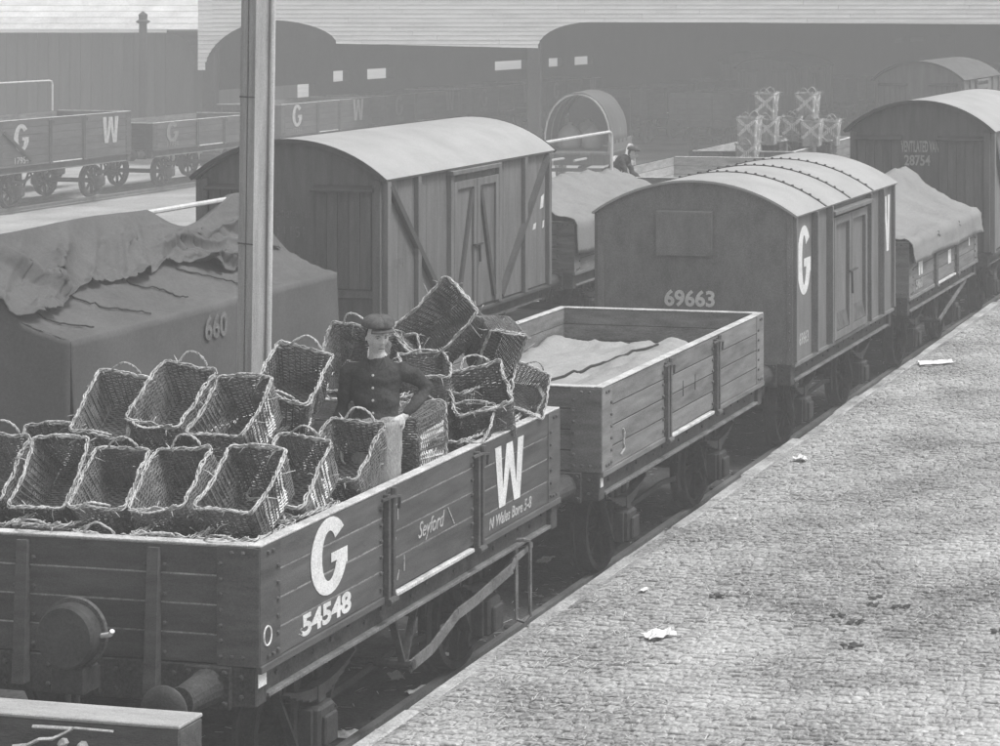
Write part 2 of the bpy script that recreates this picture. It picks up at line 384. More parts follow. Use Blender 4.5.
def open_wagon(root, L=4.88, W=2.45, z0=1.2, n=4, ph=.191, paint=None, pend=None, inside=None, joint=None, iron=None, hi=True, cap=None, door=(-.75, .75), doorshift=.0, straps=True):
    paint = paint or M_wood; pend = pend or M_woodend; inside = inside or M_inside; joint = joint or M_joint; iron = iron or M_iron_side; cap = cap or M_cap
    H = L / 2; top = z0 + n * ph; gap = .012; X = W / 2
    fl = MB(); fl.box(-X + .06, X - .06, -H + .06, H - .06, z0 - .01, z0 + .05); fl.build('floor', inside, root)
    # inner lining (seen inside and, recessed, through the joints)
    for sg in (1, -1):
        a, b = sorted((sg * (X - .058), sg * (X - .006)))
        ln = MB(); ln.box(a, b, -H + .02, H - .02, z0 + .003, top - .004)
        l = ln.build('lining', joint, root)
        a, b = sorted((sg * (X - .075), sg * (X - .0585)))
        for i in range(n):
            q = MB(); q.cbox(a, b, -H + .06, H - .06, z0 + .051 + (.0 if i else 0) + i * (ph - .051 / n), z0 + .051 + (i + 1) * (ph - .051 / n) - .008, .003); q.build('inner_plank', inside, root)
    for sg in (-1, 1):
        a, b = sorted((sg * (H - .058), sg * (H - .006)))
        ln = MB(); ln.box(-X + .027, X - .027, a, b, z0 + .003, top - .004); ln.build('lining', joint, root)
        a, b = sorted((sg * (H - .075), sg * (H - .0585)))
        for i in range(n):
            q = MB(); q.cbox(-X + .076, X - .076, a, b, z0 + .051 + i * (ph - .051 / n), z0 + .051 + (i + 1) * (ph - .051 / n) - .008, .003); q.build('inner_plank', inside, root)
    # outer planks
    segs = [(-H + .004, door[0]), (door[0] + .008, door[1] - .008), (door[1], H - .004)]
    for sg in (1, -1):
        a, b = sorted((sg * (X - .025), sg * X))
        for k, (y0, y1) in enumerate(segs):
            dz = doorshift if k == 1 else 0
            for i in range(n):
                za = z0 + i * ph + (dz if i else 0); zb = z0 + (i + 1) * ph + (dz if i < n - 1 else 0) - gap
                w = MB(); j = random.uniform(-.0015, .0015); w.cbox(a + j, b + j, y0, y1, za, zb, .003); w.build('plank', paint, root)
        if not hi and sg < 0: continue
        # top capping
        a, b = sorted((sg * (X - .082), sg * (X + .006)))
        for y0, y1 in segs: c = MB(); c.cbox(a, b, y0, y1, top - .002, top + .012, .003); c.build('capping', cap, root)
        a, b = sorted((sg * (X - .03), sg * (X + .018)))
        
        for y0, y1 in ((-H, door[0] - .05), (door[1] + .05, H)): cr = MB(); cr.cbox(a, b, y0, y1, z0 - .055, z0 - .004, .005); cr.build('curb_rail', paint, root)
        bl = MB(); ax = 'x' if sg > 0 else '-x'; xs = sg * X
        def plate(y0, y1, za, zb, t=.012):
            a, b = sorted((xs + sg * .001, xs + sg * t)); st = MB(); st.cbox(a, b, y0, y1, za, zb, .003); st.build('corner_plate', paint, root)
        for e in (-1, 1):
            y0, y1 = sorted((e * (H + .003), e * (H - .25))); plate(y0, y1, z0 - .002, top - .006, .008)
            ys = e * (H - .21)
            bolts(bl, [((xs + sg * .008, ys, z0 + .05 + .11 * k), ax) for k in range(int((top - z0) / .11))], .016)
            for zz in (z0 + .04, top - .05): bolts(bl, [((xs + sg * .008, e * (H - .15 + .0), zz), ax), ((xs + sg * .008, e * (H - .09), zz), ax)], .016)
        if straps:
            for y in door:
                s2 = MB()
                a, b = sorted((xs, xs + sg * .05)); s2.cbox(a, b, y - .055, y - .02, z0 - .05, top - .03, .005); s2.cbox(a, b, y + .02, y + .055, z0 - .05, top - .03, .005)
                a, b = sorted((xs, xs + sg * .022)); s2.cbox(a, b, y - .019, y + .019, z0 - .04, top - .06, .003)
                s2.lathe([(.03, -.06), (.03, .06)], 8, Matrix.Translation((xs + sg * .045, y, z0 - .045)) @ Matrix.Rotation(R(90), 4, 'X'))
                s2.build('door_strap', iron, root)
                for dy in (-.09, .09): bolts(bl, [((xs, y + dy, z0 + .06 + .115 * k), ax) for k in range(int((top - z0 - .05) / .115))], .017, .016)
                la = MB(); la.tube([(xs + sg * .03, y - .12, top - .06), (xs + sg * .06, y - .02, top - .05), (xs + sg * .06, y + .09, top - .07), (xs + sg * .05, y + .1, top - .16)], .014, 5)
                la.lathe([(.024, 0), (.024, .05), (.012, .055)], 8, Matrix.Translation((xs + sg * .04, y + .04, top - .05))); la.build('door_latch', iron, root)
        bl.build('bolts', iron, root)
        a, b = sorted((sg * (X - .0), sg * (X + .075)))
        if straps and sg > 0:
            lp = MB(); lp.cbox(X - .02, X + .035, door[0] + .1, door[1] - .1, z0 - .045, z0 - .012, .006); lp.build('door_bang_plate', M_cap, root)
    for sg in (-1, 1):
        a, b = sorted((sg * (H - .025), sg * H)); ax = 'y' if sg > 0 else '-y'
        for i in range(n):
            w = MB(); w.cbox(-X + .026, X - .026, a, b, z0 + i * ph, z0 + (i + 1) * ph - gap, .003); w.build('plank', pend, root)
        a, b = sorted((sg * (H - .082), sg * (H + .006))); c = MB(); c.cbox(-X + .083, X - .083, a, b, top - .002, top + .012, .003); c.build('capping', cap, root)
        if not hi and sg > 0: continue
        bl = MB()
        for e in (-1, 1):
            x0, x1 = sorted((e * (X + .003), e * (X - .30))); a, b = sorted((sg * (H + .001), sg * (H + .009))); cp = MB(); cp.cbox(x0, x1, a, b, z0 - .01, top - .006, .003); cp.build('corner_plate', pend, root)
            bolts(bl, [((e * (X - .27), sg * (H + .009), z0 + .05 + .1 * k), ax) for k in range(int((top - z0) / .1))], .016)
            for zz in (z0 + .05, top - .04): bolts(bl, [((e * (X - .19), sg * (H + .009), zz), ax), ((e * (X - .11), sg * (H + .009), zz), ax)], .016)
        for e in (-1, 1):
            s3 = MB(); x = e * .48
            s3.prism([(x - .04, z0 - .24), (x + .04, z0 - .24), (x + .04, top - .02), (x - .04, top - .02)], 0, .0, Matrix()) if False else None
            y1 = sg * (H + .075); y2 = sg * (H + .03); y0 = sg * (H + .001)
            v = [(x - .045, y0, z0 - .2), (x + .045, y0, z0 - .2), (x + .045, y1, z0 - .2), (x - .045, y1, z0 - .2), (x - .04, y0, top - .03), (x + .04, y0, top - .03), (x + .04, y2, top - .03), (x - .04, y2, top - .03)]
            s3.add(v, [(0, 1, 2, 3), (4, 5, 6, 7), (0, 1, 5, 4), (1, 2, 6, 5), (2, 3, 7, 6), (3, 0, 4, 7)]); s3.build('end_stanchion', pend, root)
            bolts(bl, [((x + dx, sg * (H + .0), z0 + .05 + .19 * k), ax) for k in range(n) for dx in (-.07, .07)], .016)
        bl.build('bolts', iron, root)
    return top

def arc_roof(L, W, ze, zc, ov=.07, th=.03, n=22):
    # arched roof shell; returns MB
    r = MB(); X = W / 2; up = []; dn = []
    rise = zc - ze; rad = (X * X + rise * rise) / (2 * rise)
    for k in range(n + 1):
        a = -math.asin(X / rad) + 2 * math.asin(X / rad) * k / n
        up.append((rad * math.sin(a), zc - rad + rad * math.cos(a))); dn.append(((rad - th) * math.sin(a), zc - rad + (rad - th) * math.cos(a)))
    poly = up + dn[::-1]; H = L / 2 + ov; m = len(poly)
    v = [(x, y, z) for y in (-H, H) for x, z in poly]
    f = [(i, (i + 1) % m, (i + 1) % m + m, i + m) for i in range(m)]
    for i in range(n): f.append((i, i + 1, m - 2 - i, m - 1 - i)); f.append((i + m, i + m + 1, 2 * m - 2 - i, 2 * m - 1 - i))
    r.add(v, f); return r, up
def end_wall(mb, X, y, z0, ze, zc, t, sg):
    n = 16; rise = zc - ze; rad = (X * X + rise * rise) / (2 * rise); P = [(-X, z0), (X, z0)]
    for k in range(n + 1):
        a = math.asin(X / rad) * (1 - 2 * k / n); P.append((rad * math.sin(a), zc - rad + rad * math.cos(a)))
    M = Matrix.Translation((0, y, 0)) @ Matrix(((1, 0, 0, 0), (0, 0, -1, 0), (0, 1, 0, 0), (0, 0, 0, 1)))
    mb.prism(P, *(sorted((0, t * (1 if sg < 0 else -1)))), M); return mb

def iron_van(root, L=4.88, W=2.46, z0=1.2, ze=2.98, zc=3.37):
    X = W / 2; H = L / 2
    for sg in (-1, 1):
        e = MB(); end_wall(e, X, sg * H, z0 - .02, ze, zc - .03, -.03, sg); w = e.build('end_wall', M_vanend, root)
        for q in (-1, 1):
            fr = MB(); a, b = sorted((sg * (H + .001), sg * (H + .012))); x0, x1 = sorted((q * (X + .004), q * (X - .075))); fr.cbox(x0, x1, a, b, z0 - .02, ze - .02, .003); fr.build('corner_angle', M_vanend, w)
        v = MB(); a, b = sorted((sg * (H + .001), sg * (H + .07))); v.box(-.48, .23, a, b, 2.46, 2.50) if False else None
        yb = sg * (H + .055); y0 = sg * (H + .001)
        vv = [(-.47, y0, 2.46), (.23, y0, 2.46), (.23, yb, 2.46), (-.47, yb, 2.46), (-.47, y0, 3.0), (.23, y0, 3.0), (.23, sg * (H + .052), 2.985), (-.47, sg * (H + .052), 2.985)]
        v.add(vv, [(0, 1, 2, 3), (4, 5, 6, 7), (0, 1, 5, 4), (1, 2, 6, 5), (2, 3, 7, 6), (3, 0, 4, 7)]); v.build('vent_bonnet', M_vanend, w)
        rv = MB(); ax = 'y' if sg > 0 else '-y'
        bolts(rv, [((q * (X - .04), sg * (H + .012), z), ax) for q in (-1, 1) for z in np.arange(z0 + .05, ze - .06, .11)] + [((x, sg * (H + .0), z0 + .03), ax) for x in np.arange(-X + .15, X - .1, .12)], .011, .008)
        rv.build('rivets', M_vanend, w)
    for sg in (1, -1):
        s = MB(); a, b = sorted((sg * (X - .03), sg * X)); s.box(a, b, -H + .001, H - .001, z0, ze); w = s.build('side_wall', M_vaniron, root)
        for y in (-H + .82, -H + 1.5, .98, 1.68):
            r_ = MB(); a, b = sorted((sg * (X + .001), sg * (X + .085))); r_.cbox(a, b, y - .022, y + .022, z0 + .01, ze - .04, .004); r_.build('rib', M_vaniron, w)
        for y in (-H + .035, H - .035):
            r_ = MB(); a, b = sorted((sg * (X + .001), sg * (X + .05))); r_.cbox(a, b, y - .03, y + .03, z0 + .01, ze - .04, .004); r_.build('rib', M_vaniron, w)
        d = MB(); a, b = sorted((sg * (X + .001), sg * (X + .018)))
        for (y0, y1) in ((-.82, -.012), (.012, .82)):
            d = MB(); d.cbox(a, b, y0, y1, z0 + .02, ze - .2, .004); do = d.build('door', M_vaniron, w)
            fr = MB(); c, e = sorted((sg * (X + .018), sg * (X + .065)))
            fr.cbox(c, e, y0, y0 + .09, z0 + .02, ze - .2, .004); fr.cbox(c, e, y1 - .09, y1, z0 + .02, ze - .2, .004); fr.cbox(c, e, y0 + .09, y1 - .09, ze - .3, ze - .2, .004); fr.cbox(c, e, y0 + .09, y1 - .09, z0 + .02, z0 + .12, .004)
            fr.build('door_frame', M_vaniron, do)
            # sloped toe plates
            tp = MB(); tp.add([(sg * (X + .018), y0 + .1, z0 + .34), (sg * (X + .018), y1 - .1, z0 + .34), (sg * (X + .06), y1 - .1, z0 + .13), (sg * (X + .06), y0 + .1, z0 + .13), (sg * (X + .018), y0 + .1, z0 + .125), (sg * (X + .018), y1 - .1, z0 + .125)], [(0, 1, 2, 3), (3, 2, 5, 4), (0, 3, 4), (1, 5, 2)]); tp.build('toe_plate', M_iron2, do)
        hr = MB(); a, b = sorted((sg * X, sg * (X + .12))); hr.cbox(a, b, -.95, .95, ze - .16, ze - .11, .006); hr.build('door_hood', M_vaniron, w)
        if sg > 0:
            lt = MB(); lt.bar((X + .075, -.12, 2.02), (X + .075, .25, 2.02), .03, .02); lt.tube([(X + .07, .0, 2.02), (X + .08, 0, 1.72)], .014, 5); lt.build('door_latch', M_iron, w)
        a, b = sorted((sg * (X - .02), sg * (X + .03))); cr = MB(); cr.cbox(a, b, -H, H, z0 - .05, z0 - .002, .005); cr.build('curb_rail', M_vaniron, root)
    r_, up = arc_roof(L, W + .14, ze - .02, zc, .05, .028); ro = r_.build('roof', M_roof, root)
    for y in (-1.22, -.08, 1.1):
        sm = MB()
        P = [(x, y, z + .006) for x, z in up]
        for p, q in zip(P[:-1], P[1:]): sm.bar(p, q, .05, .008)
        for p in P[1:-1]: sm.lathe([(.02, 0), (.016, .016), (0, .02)], 5, Matrix.Translation((p[0], p[1], p[2] + .003)))
        sm.build('roof_seam', M_iron, ro)
    fl = MB(); fl.box(-X + .03, X - .03, -H + .03, H - .03, z0 - .03, z0 + .02); fl.build('floor', M_frame, root)

def wooden_van(root, L=5.6, W=2.55, z0=1.2, ze=3.25, zc=3.72, braces=True, hi=True, roofm=None):
    X = W / 2; H = L / 2
    for sg in (-1, 1):
        e = MB(); end_wall(e, X, sg * H, z0, ze, zc - .05, -.04, sg); w = e.build('end_wall', M_vanwend, root)
        a0 = sg * (H + .001)
        for q in (-1, 1):
            a, b = sorted((a0, sg * (H + .05))); x0, x1 = sorted((q * X, q * (X - .11))); c = MB(); c.cbox(x0, x1, a, b, z0, ze - .03, .006); c.build('corner_post', M_vanwend, w)
            x0, x1 = sorted((q * (X - .13), q * (X - .90))); p = MB(); a, b = sorted((a0, sg * (H + .035)))
            for k in range(5):
                w_ = (x1 - x0) / 5; pp = MB(); pp.cbox(x0 + k * w_, x0 + (k + 1) * w_ - .008, a, b, z0 + .62, ze - .17, .004); pp.build('vent_panel_board', M_vanwend, w)
            h = MB(); a, b = sorted((a0, sg * (H + .11))); h.add([(x0 - .04, a0, ze - .1), (x1 + .04, a0, ze - .1), (x1 + .04, sg * (H + .11), ze - .155), (x0 - .04, sg * (H + .11), ze - .155), (x0 - .04, a0, ze - .18), (x1 + .04, a0, ze - .18), (x1 + .04, sg * (H + .11), ze - .18), (x0 - .04, sg * (H + .11), ze - .18)], [(0, 1, 2, 3), (4, 5, 6, 7), (0, 1, 5, 4), (1, 2, 6, 5), (2, 3, 7, 6), (3, 0, 4, 7)])
            h.build('vent_hood', M_vanframe, w)
        st = MB(); a, b = sorted((a0, sg * (H + .03))); st.cbox(-X + .12, X - .12, a, b, z0 + .5, z0 + .6, .005); st.build('end_rail', M_vanwend, w)
    for sg in (1, -1):
        s = MB(); a, b = sorted((sg * (X - .04), sg * X)); s.box(a, b, -H + .001, H - .001, z0, ze); w = s.build('side_wall', M_djoint, root)
        nb = 13; bw_ = (2 * H - .004) / nb; a, b = sorted((sg * (X + .001), sg * (X + .016)))
        for k in range(nb):
            y0 = -H + .002 + k * bw_
            p = MB(); p.cbox(a, b, y0, y0 + bw_ - .006, z0 + .003, ze - .05, .003); p.build('side_board', M_vanwood, w)
        if not hi and sg < 0: continue
        a, b = sorted((sg * (X + .017), sg * (X + .085)))
        for y in (-H + .05, -H + .95, -.82, .82, H - 1.0, H - .05):
            p = MB(); p.cbox(a, b, y - .05, y + .05, z0 - .02, ze - .05, .006); p.build('post', M_vanwood, w)
        if braces:
            for (ya, yb) in ((-H + .1, -.9), (H - .1, .9)):
                p = MB(); p.bar((sg * (X + .052), ya, ze - .1), (sg * (X + .052), yb, z0 + .06), .085, .07, (1, 0, 0)); p.build('diagonal_brace', M_vanframe, w)
        a, b = sorted((sg * (X + .017), sg * (X + .05)))
        for (y0, y1, q) in ((-.76, -.012, 1), (.012, .76, -1)):
            d = MB(); d.cbox(a, b, y0, y1, z0 + .02, ze - .22, .005); do = d.build('door', M_vanwood, w)
            c, e = sorted((sg * (X + .051), sg * (X + .085))); fr = MB()
            fr.cbox(c, e, y0, y0 + .1, z0 + .02, ze - .22, .005); fr.cbox(c, e, y1 - .1, y1, z0 + .02, ze - .22, .005); fr.cbox(c, e, y0 + .1, y1 - .1, ze - .33, ze - .22, .005)
            fr.build('door_frame', M_vanwood, do)
            br = MB(); ym, yo = (y1 - .13, y0 + .13) if q > 0 else (y0 + .13, y1 - .13)
            br.bar((sg * (X + .07), ym, ze - .36), (sg * (X + .07), yo, z0 + .1), .08, .036, (1, 0, 0)); br.build('door_brace', M_vanframe, do)
        hr = MB(); c, e = sorted((sg * X, sg * (X + .13))); hr.cbox(c, e, -.9, .75, ze - .12, ze - .055, .008); hr.build('door_rail', M_vanwood, w)
        if sg > 0:
            lt = MB(); lt.bar((X + .1, -.14, 2.1), (X + .1, .12, 2.1), .05, .025); lt.tube([(X + .1, .04, 2.1), (X + .11, .05, 1.85)], .016, 5); lt.build('door_latch', M_iron, w)
        c, e = sorted((sg * (X - .03), sg * (X + .06))); cr = MB(); cr.cbox(c, e, -H, H, z0 - .07, z0 - .022, .006); cr.build('curb_rail', M_vanframe, root)
    r_, up = arc_roof(L, W + .2, ze - .015, zc, .1, .045); ro = r_.build('roof', roofm or M_roof, root)
    for yy in (-H - .104, H + .104):
        ed = MB()
        P = [(x, yy, z - .02) for x, z in up]
        for p, q in zip(P[:-1], P[1:]): ed.bar(p, q, .02, .055)
        ed.build('roof_edge', M_vanframe, ro)
    fl = MB(); fl.box(-X + .05, X - .05, -H + .05, H - .05, z0 - .02, z0 + .03); fl.build('floor', M_frame, root)

def vehicle(name, T, s_near, u, L, label, cat='wagon', group=None):
    p = T.p(s_near + L / 2, u); e = empty(name, p, -T.th); return tag(e, label, cat, group)
# ---------------------------------------------------------------- ground, tracks, platform
g = MB(); g.add([(-400, -60, -.16), (400, -60, -.16), (400, 700, -.16), (-400, 700, -.16)], [(0, 1, 2, 3)]); struct(g.build('ground', M_ground))
UE, ZP = 7.12, .42            # platform edge and height above rail
def track_bed(T, u, s0, s1, name):
    P = []
    for s in np.arange(s0, s1 + .1, .5):
        row = []
        for k in range(9):
            w = -1.75 + 3.5 * k / 8; z = -.145 + (.07 if 1 < k < 7 else .03 if 0 < k < 8 else 0) + .022 * fbm(s * 3, w * 3, 1)
            row.append(T.p(s, u + w, z))
        P.append(row)
    m = MB(); m.grid(P); return struct(m.build(name, M_ballast, smooth=True))
def rails(T, u, s0, s1, parent_sleepers=True, name='track_rail', step=.8):
    d = T.p(1, 0) - T.p(0, 0); a = T.p(s0, u); L = s1 - s0
    prof = [(-.035, 0), (.035, 0), (.035, -.04), (.009, -.05), (.009, -.1), (.04, -.115), (.04, -.13), (-.04, -.13), (-.04, -.115), (-.009, -.1), (-.009, -.05), (-.035, -.04)]
    root = empty('railway_track', a, -T.th); struct(root)
    for x in (-.7525, .7525):
        m = MB(); n = len(prof); v = [(x + p, y, z) for y in (0, L) for p, z in prof]
        m.add(v, [tuple(range(n)), tuple(range(n, 2 * n))] + [(i, (i + 1) % n, (i + 1) % n + n, i + n) for i in range(n)]); m.build('rail', M_rail, root)
    if parent_sleepers:
        def sl():
            m = MB(); m.cbox(-1.3, 1.3, -.125, .125, -.26, -.125, .012)
            for x in (-.7525, .7525): m.cbox(x - .16, x + .16, -.09, .09, -.124, -.05, .02) if False else m.cbox(x - .17, x - .05, -.08, .08, -.13, -.03, .02); m.cbox(x + .05, x + .17, -.08, .08, -.13, -.03, .02)
            return m.mesh('sleeper')
        sm = cached('sleeper', sl)
        for y in np.arange(.3, L, step): put('sleeper', sm, M_sleeper, root, (0, y, random.uniform(-.01, .005)), (0, 0, random.uniform(-.02, .02)))
track_bed(T1, U1, 8, 70, 'track_bed_near'); rails(T1, U1, 11.0, 46)
track_bed(T2, U2, 12, 75, 'track_bed_middle'); rails(T2, U2, 16, 60, step=.8)
rails(T1, U4, 45, 110, False)
# second cinder strip between the two near tracks
P = [[T1.p(s, u, -.14 + .02 * fbm(s * 2, u * 2, 5)) for u in np.linspace(U1 + 1.5, U2 - 1.0, 6)] for s in np.arange(8, 50, .7)]
m = MB(); m.grid(P); struct(m.build('cinder_path', M_ballast, smooth=True))

# platform body
plat = empty('platform', T1.p(0, UE), -T1.th); struct(plat)      # local x = away from the edge to the right, y along the edge
m = MB(); m.box(.02, 40, -4, 140, -.3, ZP - .015); m.build('platform_bed', M_grout, plat)
m = MB(); m.box(0, .019, -4, 140, -.3, ZP - .12); m.build('platform_wall', M_pwall, plat)
y = 6.0; rs = random.Random(3)
while y < 46:
    L = rs.uniform(.75, 1.25); j = rs.uniform(-.035, .02); dz = rs.uniform(-.02, .01)
    if 17.6 < y < 19.3: j -= .045; dz -= .03
    c = MB(); c.cbox(-.03 + j, .13 + j * .3, y, y + L - .012, ZP - .18, ZP - .004 + dz, .028)
    for i in range(len(c.v)):
        v_ = c.v[i]; c.v[i] = (v_[0] + .012 * fbm(v_[0] * 7, v_[1] * 5, y), v_[1], v_[2] + .01 * fbm(v_[1] * 6, v_[0] * 5, 3 + y))
    c.build('edging_stone', M_coping, plat, rot=(0, 0, rs.uniform(-.0006, .0006))); y += L
# granite setts: the largest in view are objects of their own, the rest one mesh
setts = []
y = 10.5; r_i = 0
while y < 37.5:
    rw = rs.uniform(.075, .10); x = .145 + rs.uniform(0, .03)
    xmax = max(1.0, 5.4 - (y - 11.5) * .19)
    while x < xmax:
        w = rs.uniform(.10, .17); setts.append((x, y + .05 * fbm(x * .8, y * .6, 3) + rs.uniform(-.008, .008), w, rw * rs.uniform(.9, 1.02))); x += w
    y += rw
def sett_geo(w, l, sd):
    r = random.Random(sd); g_ = .007; b = .018
    q = [(g_, g_), (w - g_, g_), (w - g_, l - g_), (g_, l - g_)]
    dz = r.uniform(-.006, .005); tx = r.uniform(-.05, .05); ty = r.uniform(-.07, .07)
    q = [(a + r.uniform(-.006, .006), c + r.uniform(-.005, .005)) for a, c in q]
    cx, cy = w / 2, l / 2
    ring = lambda k, z: [(cx + (a - cx) * k, cy + (c - cy) * k, z + dz + tx * (a - cx) + ty * (c - cy)) for a, c in q]
    v = ring(1, -.05) + ring(1, -.011) + ring(.86, -.003) + ring(.55, r.uniform(.000, .004))
    f = [(8 + i - 8 + 8, 0, 0) for i in range(0)]
    for lv in range(3): f += [(lv * 4 + i, lv * 4 + (i + 1) % 4, lv * 4 + 4 + (i + 1) % 4, lv * 4 + 4 + i) for i in range(4)]
    f.append((12, 13, 14, 15)); return v, f
def sett_px(st):
    p = T1.p(st[1], UE - st[0], ZP); return PX + F_PX * p.x / p.y, HY + F_PX * (HC - p.z) / p.y
inview = sorted([s_ for s_ in setts if (lambda q: 340 < q[0] < 1000 and q[1] < 742)(sett_px(s_))], key=lambda s_: -sett_px(s_)[1])[:300]
near = set(inview)
shapes = []
for k in range(14):
    w, l = .16, .11; v, f = sett_geo(w, l, 50 + k); b = MB(); b.add([(p[0] - w / 2, p[1] - l / 2, p[2]) for p in v], f); shapes.append(b.mesh('sett'))
big = MB()
for i, st in enumerate(setts):
    x, y, w, l = st
    if st in near:
        put('sett', shapes[i % 14], M_sett, plat, (x + w / 2, y + l / 2, ZP), (0, 0, 0), (w / .16, l / .11, 1))
    else:
        v, f = sett_geo(w, l, i); big.add([(p[0] + x, p[1] + y, p[2] + ZP) for p in v], f)
stuff(big.build('setts', M_sett, plat))

# ---------------------------------------------------------------- goods shed behind
YF = 75.; K = F_PX / YF
def low_edge(x):
    if x < 205: return 70
    if x < 336:
        t = (x - 272) / 67. if x < 272 else (x - 272) / 64.
        yb = 70 if x < 272 else 43.5
        return 20 + (yb - 20) * (1 - math.sqrt(max(0, 1 - t * t))) ** .9
    if x < 538: return 43.5 + 4.5 * (x - 336) / 202
    if x < 592:
        t = (592 - x) / 54.; return 22 + 26 * (1 - math.sqrt(max(0, 1 - t * t)))
    return 22 + 2 * (x - 592) / 408
shed = tag(empty('goods_shed', ((500 - PX) / K, YF, 0)), 'long goods shed with pale boarded arched valance across the back of the yard', 'shed')
ox = shed.location.x
bh = .155
for i in range(38):
    za = 3.2 + i * bh; zb = za + bh - .008; x = 198.0
    while x < 1500:
        x1 = min(1500, x + rs.uniform(110, 220)); run = []
        xs = np.arange(x, x1 + .01, 1.0 if x < 620 else 40.0)
        if xs[-1] < x1 - .3: xs = np.append(xs, x1 - .3)
        def flush(run):
            if len(run) < 2: return
            b = MB(); n = len(run); v = []
            for X, lo in run: v += [(X, -.02, lo), (X, -.006, zb), (X, .03, zb), (X, .03, lo)]
            f = [(0, 1, 2, 3), tuple(4 * (n - 1) + k for k in (3, 2, 1, 0))]
            for k in range(n - 1):
                for e in range(4): f.append((4 * k + e, 4 * k + (e + 1) % 4, 4 * k + 4 + (e + 1) % 4, 4 * k + 4 + e))
            b.add(v, f); b.build('weatherboard', M_board, shed)
        for q in xs:
            ze = HC - (low_edge(q) - HY) / K; X = (q - PX) / K - ox
            if ze < zb - .005: run.append((X, max(za, ze)))
            else: flush(run); run = []
        flush(run); x = x1
def px_x(q, Y=YF): return (q - PX) * Y / F_PX
for q in (208, 533):
    p = MB(); X = px_x(q) - ox; z1 = HC - (low_edge(q) - HY) / K + .3
    p.cbox(X - .22, X + .22, .05, .49, -.16, z1, .03); p.cbox(X - .3, X + .3, -.0, .55, -.16, .3, .04)
    p.build('post', M_shed, shed)
m = MB(); m.box(px_x(198) - ox, px_x(1500) - ox, .06, 130, 8.9, 9.2); m.build('roof', M_slate, shed)
m = MB(); m.box(px_x(1500) - ox, px_x(1500) - ox + .3, .06, 130, -.16, 8.9); m.box(px_x(198) - ox - 1, px_x(1500) - ox, 130, 130.3, -.16, 8.9); m.build('end_wall', M_shed, shed)
# long inner wall parallel to the tracks, with daylight openings
UW = 44.
def s_at(q): k = -(q - PX) / F_PX; Y = UW / (k * T1.c + T1.s); return (Y - UW * T1.s) / T1.c
wall = empty('inner_wall', T1.p(0, UW), -T1.th); 
ops = [(330, 346), (364, 389), (492, 524), (546, 560), (572, 590), (893, 903), (909, 925), (939, 962), (971, 986), (991, 1000)]
m = MB(); s0 = s_at(312); s1 = 235
m.box(-.15, .15, s_at(216), s0, 2.35, 8.8); m.box(-.15, .15, s0, s1, -.16, 2.35); m.box(-.15, .15, s0, s1, 2.8, 8.8); cur = s0
for a, b in ops:
    sa, sb = s_at(a), s_at(b)
    if sb > s1: break
    m.box(-.15, .15, cur, sa, 2.35, 2.8); cur = sb
m.box(-.15, .15, cur, s1, 2.35, 2.8)
wo = m.build('inner_wall', M_shed, None); wo.matrix_world = Matrix.Translation(T1.p(0, UW)) @ Matrix.Rotation(-T1.th, 4, 'Z')
bpy.data.objects.remove(wall); bpy.context.view_layer.update(); wm_ = wo.matrix_world.copy(); wo.parent = shed; wo.matrix_parent_inverse = shed.matrix_world.inverted()
# dark building with a pale roof, far left
YB = 92.; b_ = tag(empty('dark_shed', (px_x(60, YB), YB, -.16)), 'dark boarded building with pale roof at far left of the yard', 'building')
bx = b_.location.x; x0, x1 = px_x(-260, YB) - bx, px_x(194, YB) - bx
nb = 40
for k in range(nb):
    w = (x1 - x0 - 1.2) / nb; p = MB(); p.cbox(x0 + k * w, x0 + (k + 1) * w - .03, 0, .06, 0, 4.55, .01); p.build('wall_board', M_sheddark, b_)
p = MB(); p.box(x0, x1 - 1.2, .08, 14, 0, 4.5)
P = [(x1 - 1.2, 0)] + [(x1 - 1.2 + 1.2 * math.sin(t), 3.4 + 1.1 * math.cos(t)) for t in np.linspace(0, math.pi / 2, 7)] + [(x1, 0)]
p.prism(P[1:] + [(x1 - 1.2, 0)], 0, -14, Matrix(((1, 0, 0, 0), (0, 0, -1, 0), (0, 1, 0, 0), (0, 0, 0, 1)))); p.build('wall', M_sheddark, b_)
for k in range(16):
    p = MB(); y0 = -.5 + k * .46; z0_ = 4.62 + k * .26; p.bar(((x0 + x1 + 2) / 2, y0, z0_), ((x0 + x1 + 2) / 2, y0 + .5, z0_ + .26), x1 - x0 + 2, .05); p.build('roof_course', M_slate, b_)
p = MB(); p.box(x0, x1 - 1, -.52, -.46, 4.5, 4.66); p.build('gutter', M_board, b_)
# yard lamp post in front of it
lp = tag(empty('yard_post', (px_x(143, 86), 86, -.16)), 'stout dark yard post standing before the far left building', 'post')
p = MB(); p.tube([(0, 0, .5), (0, 0, 5.0)], [.2, .16], 8); p.build('shaft', M_shed, lp)
p = MB(); p.cbox(-.6, .6, -.5, .5, 0, .5, .05); p.build('base', M_shed, lp)
p = MB(); p.lathe([(.2, 4.95), (.3, 5.02), (.16, 5.1), (.18, 5.3), (0, 5.45)], 10); p.build('cap', M_shed, lp)
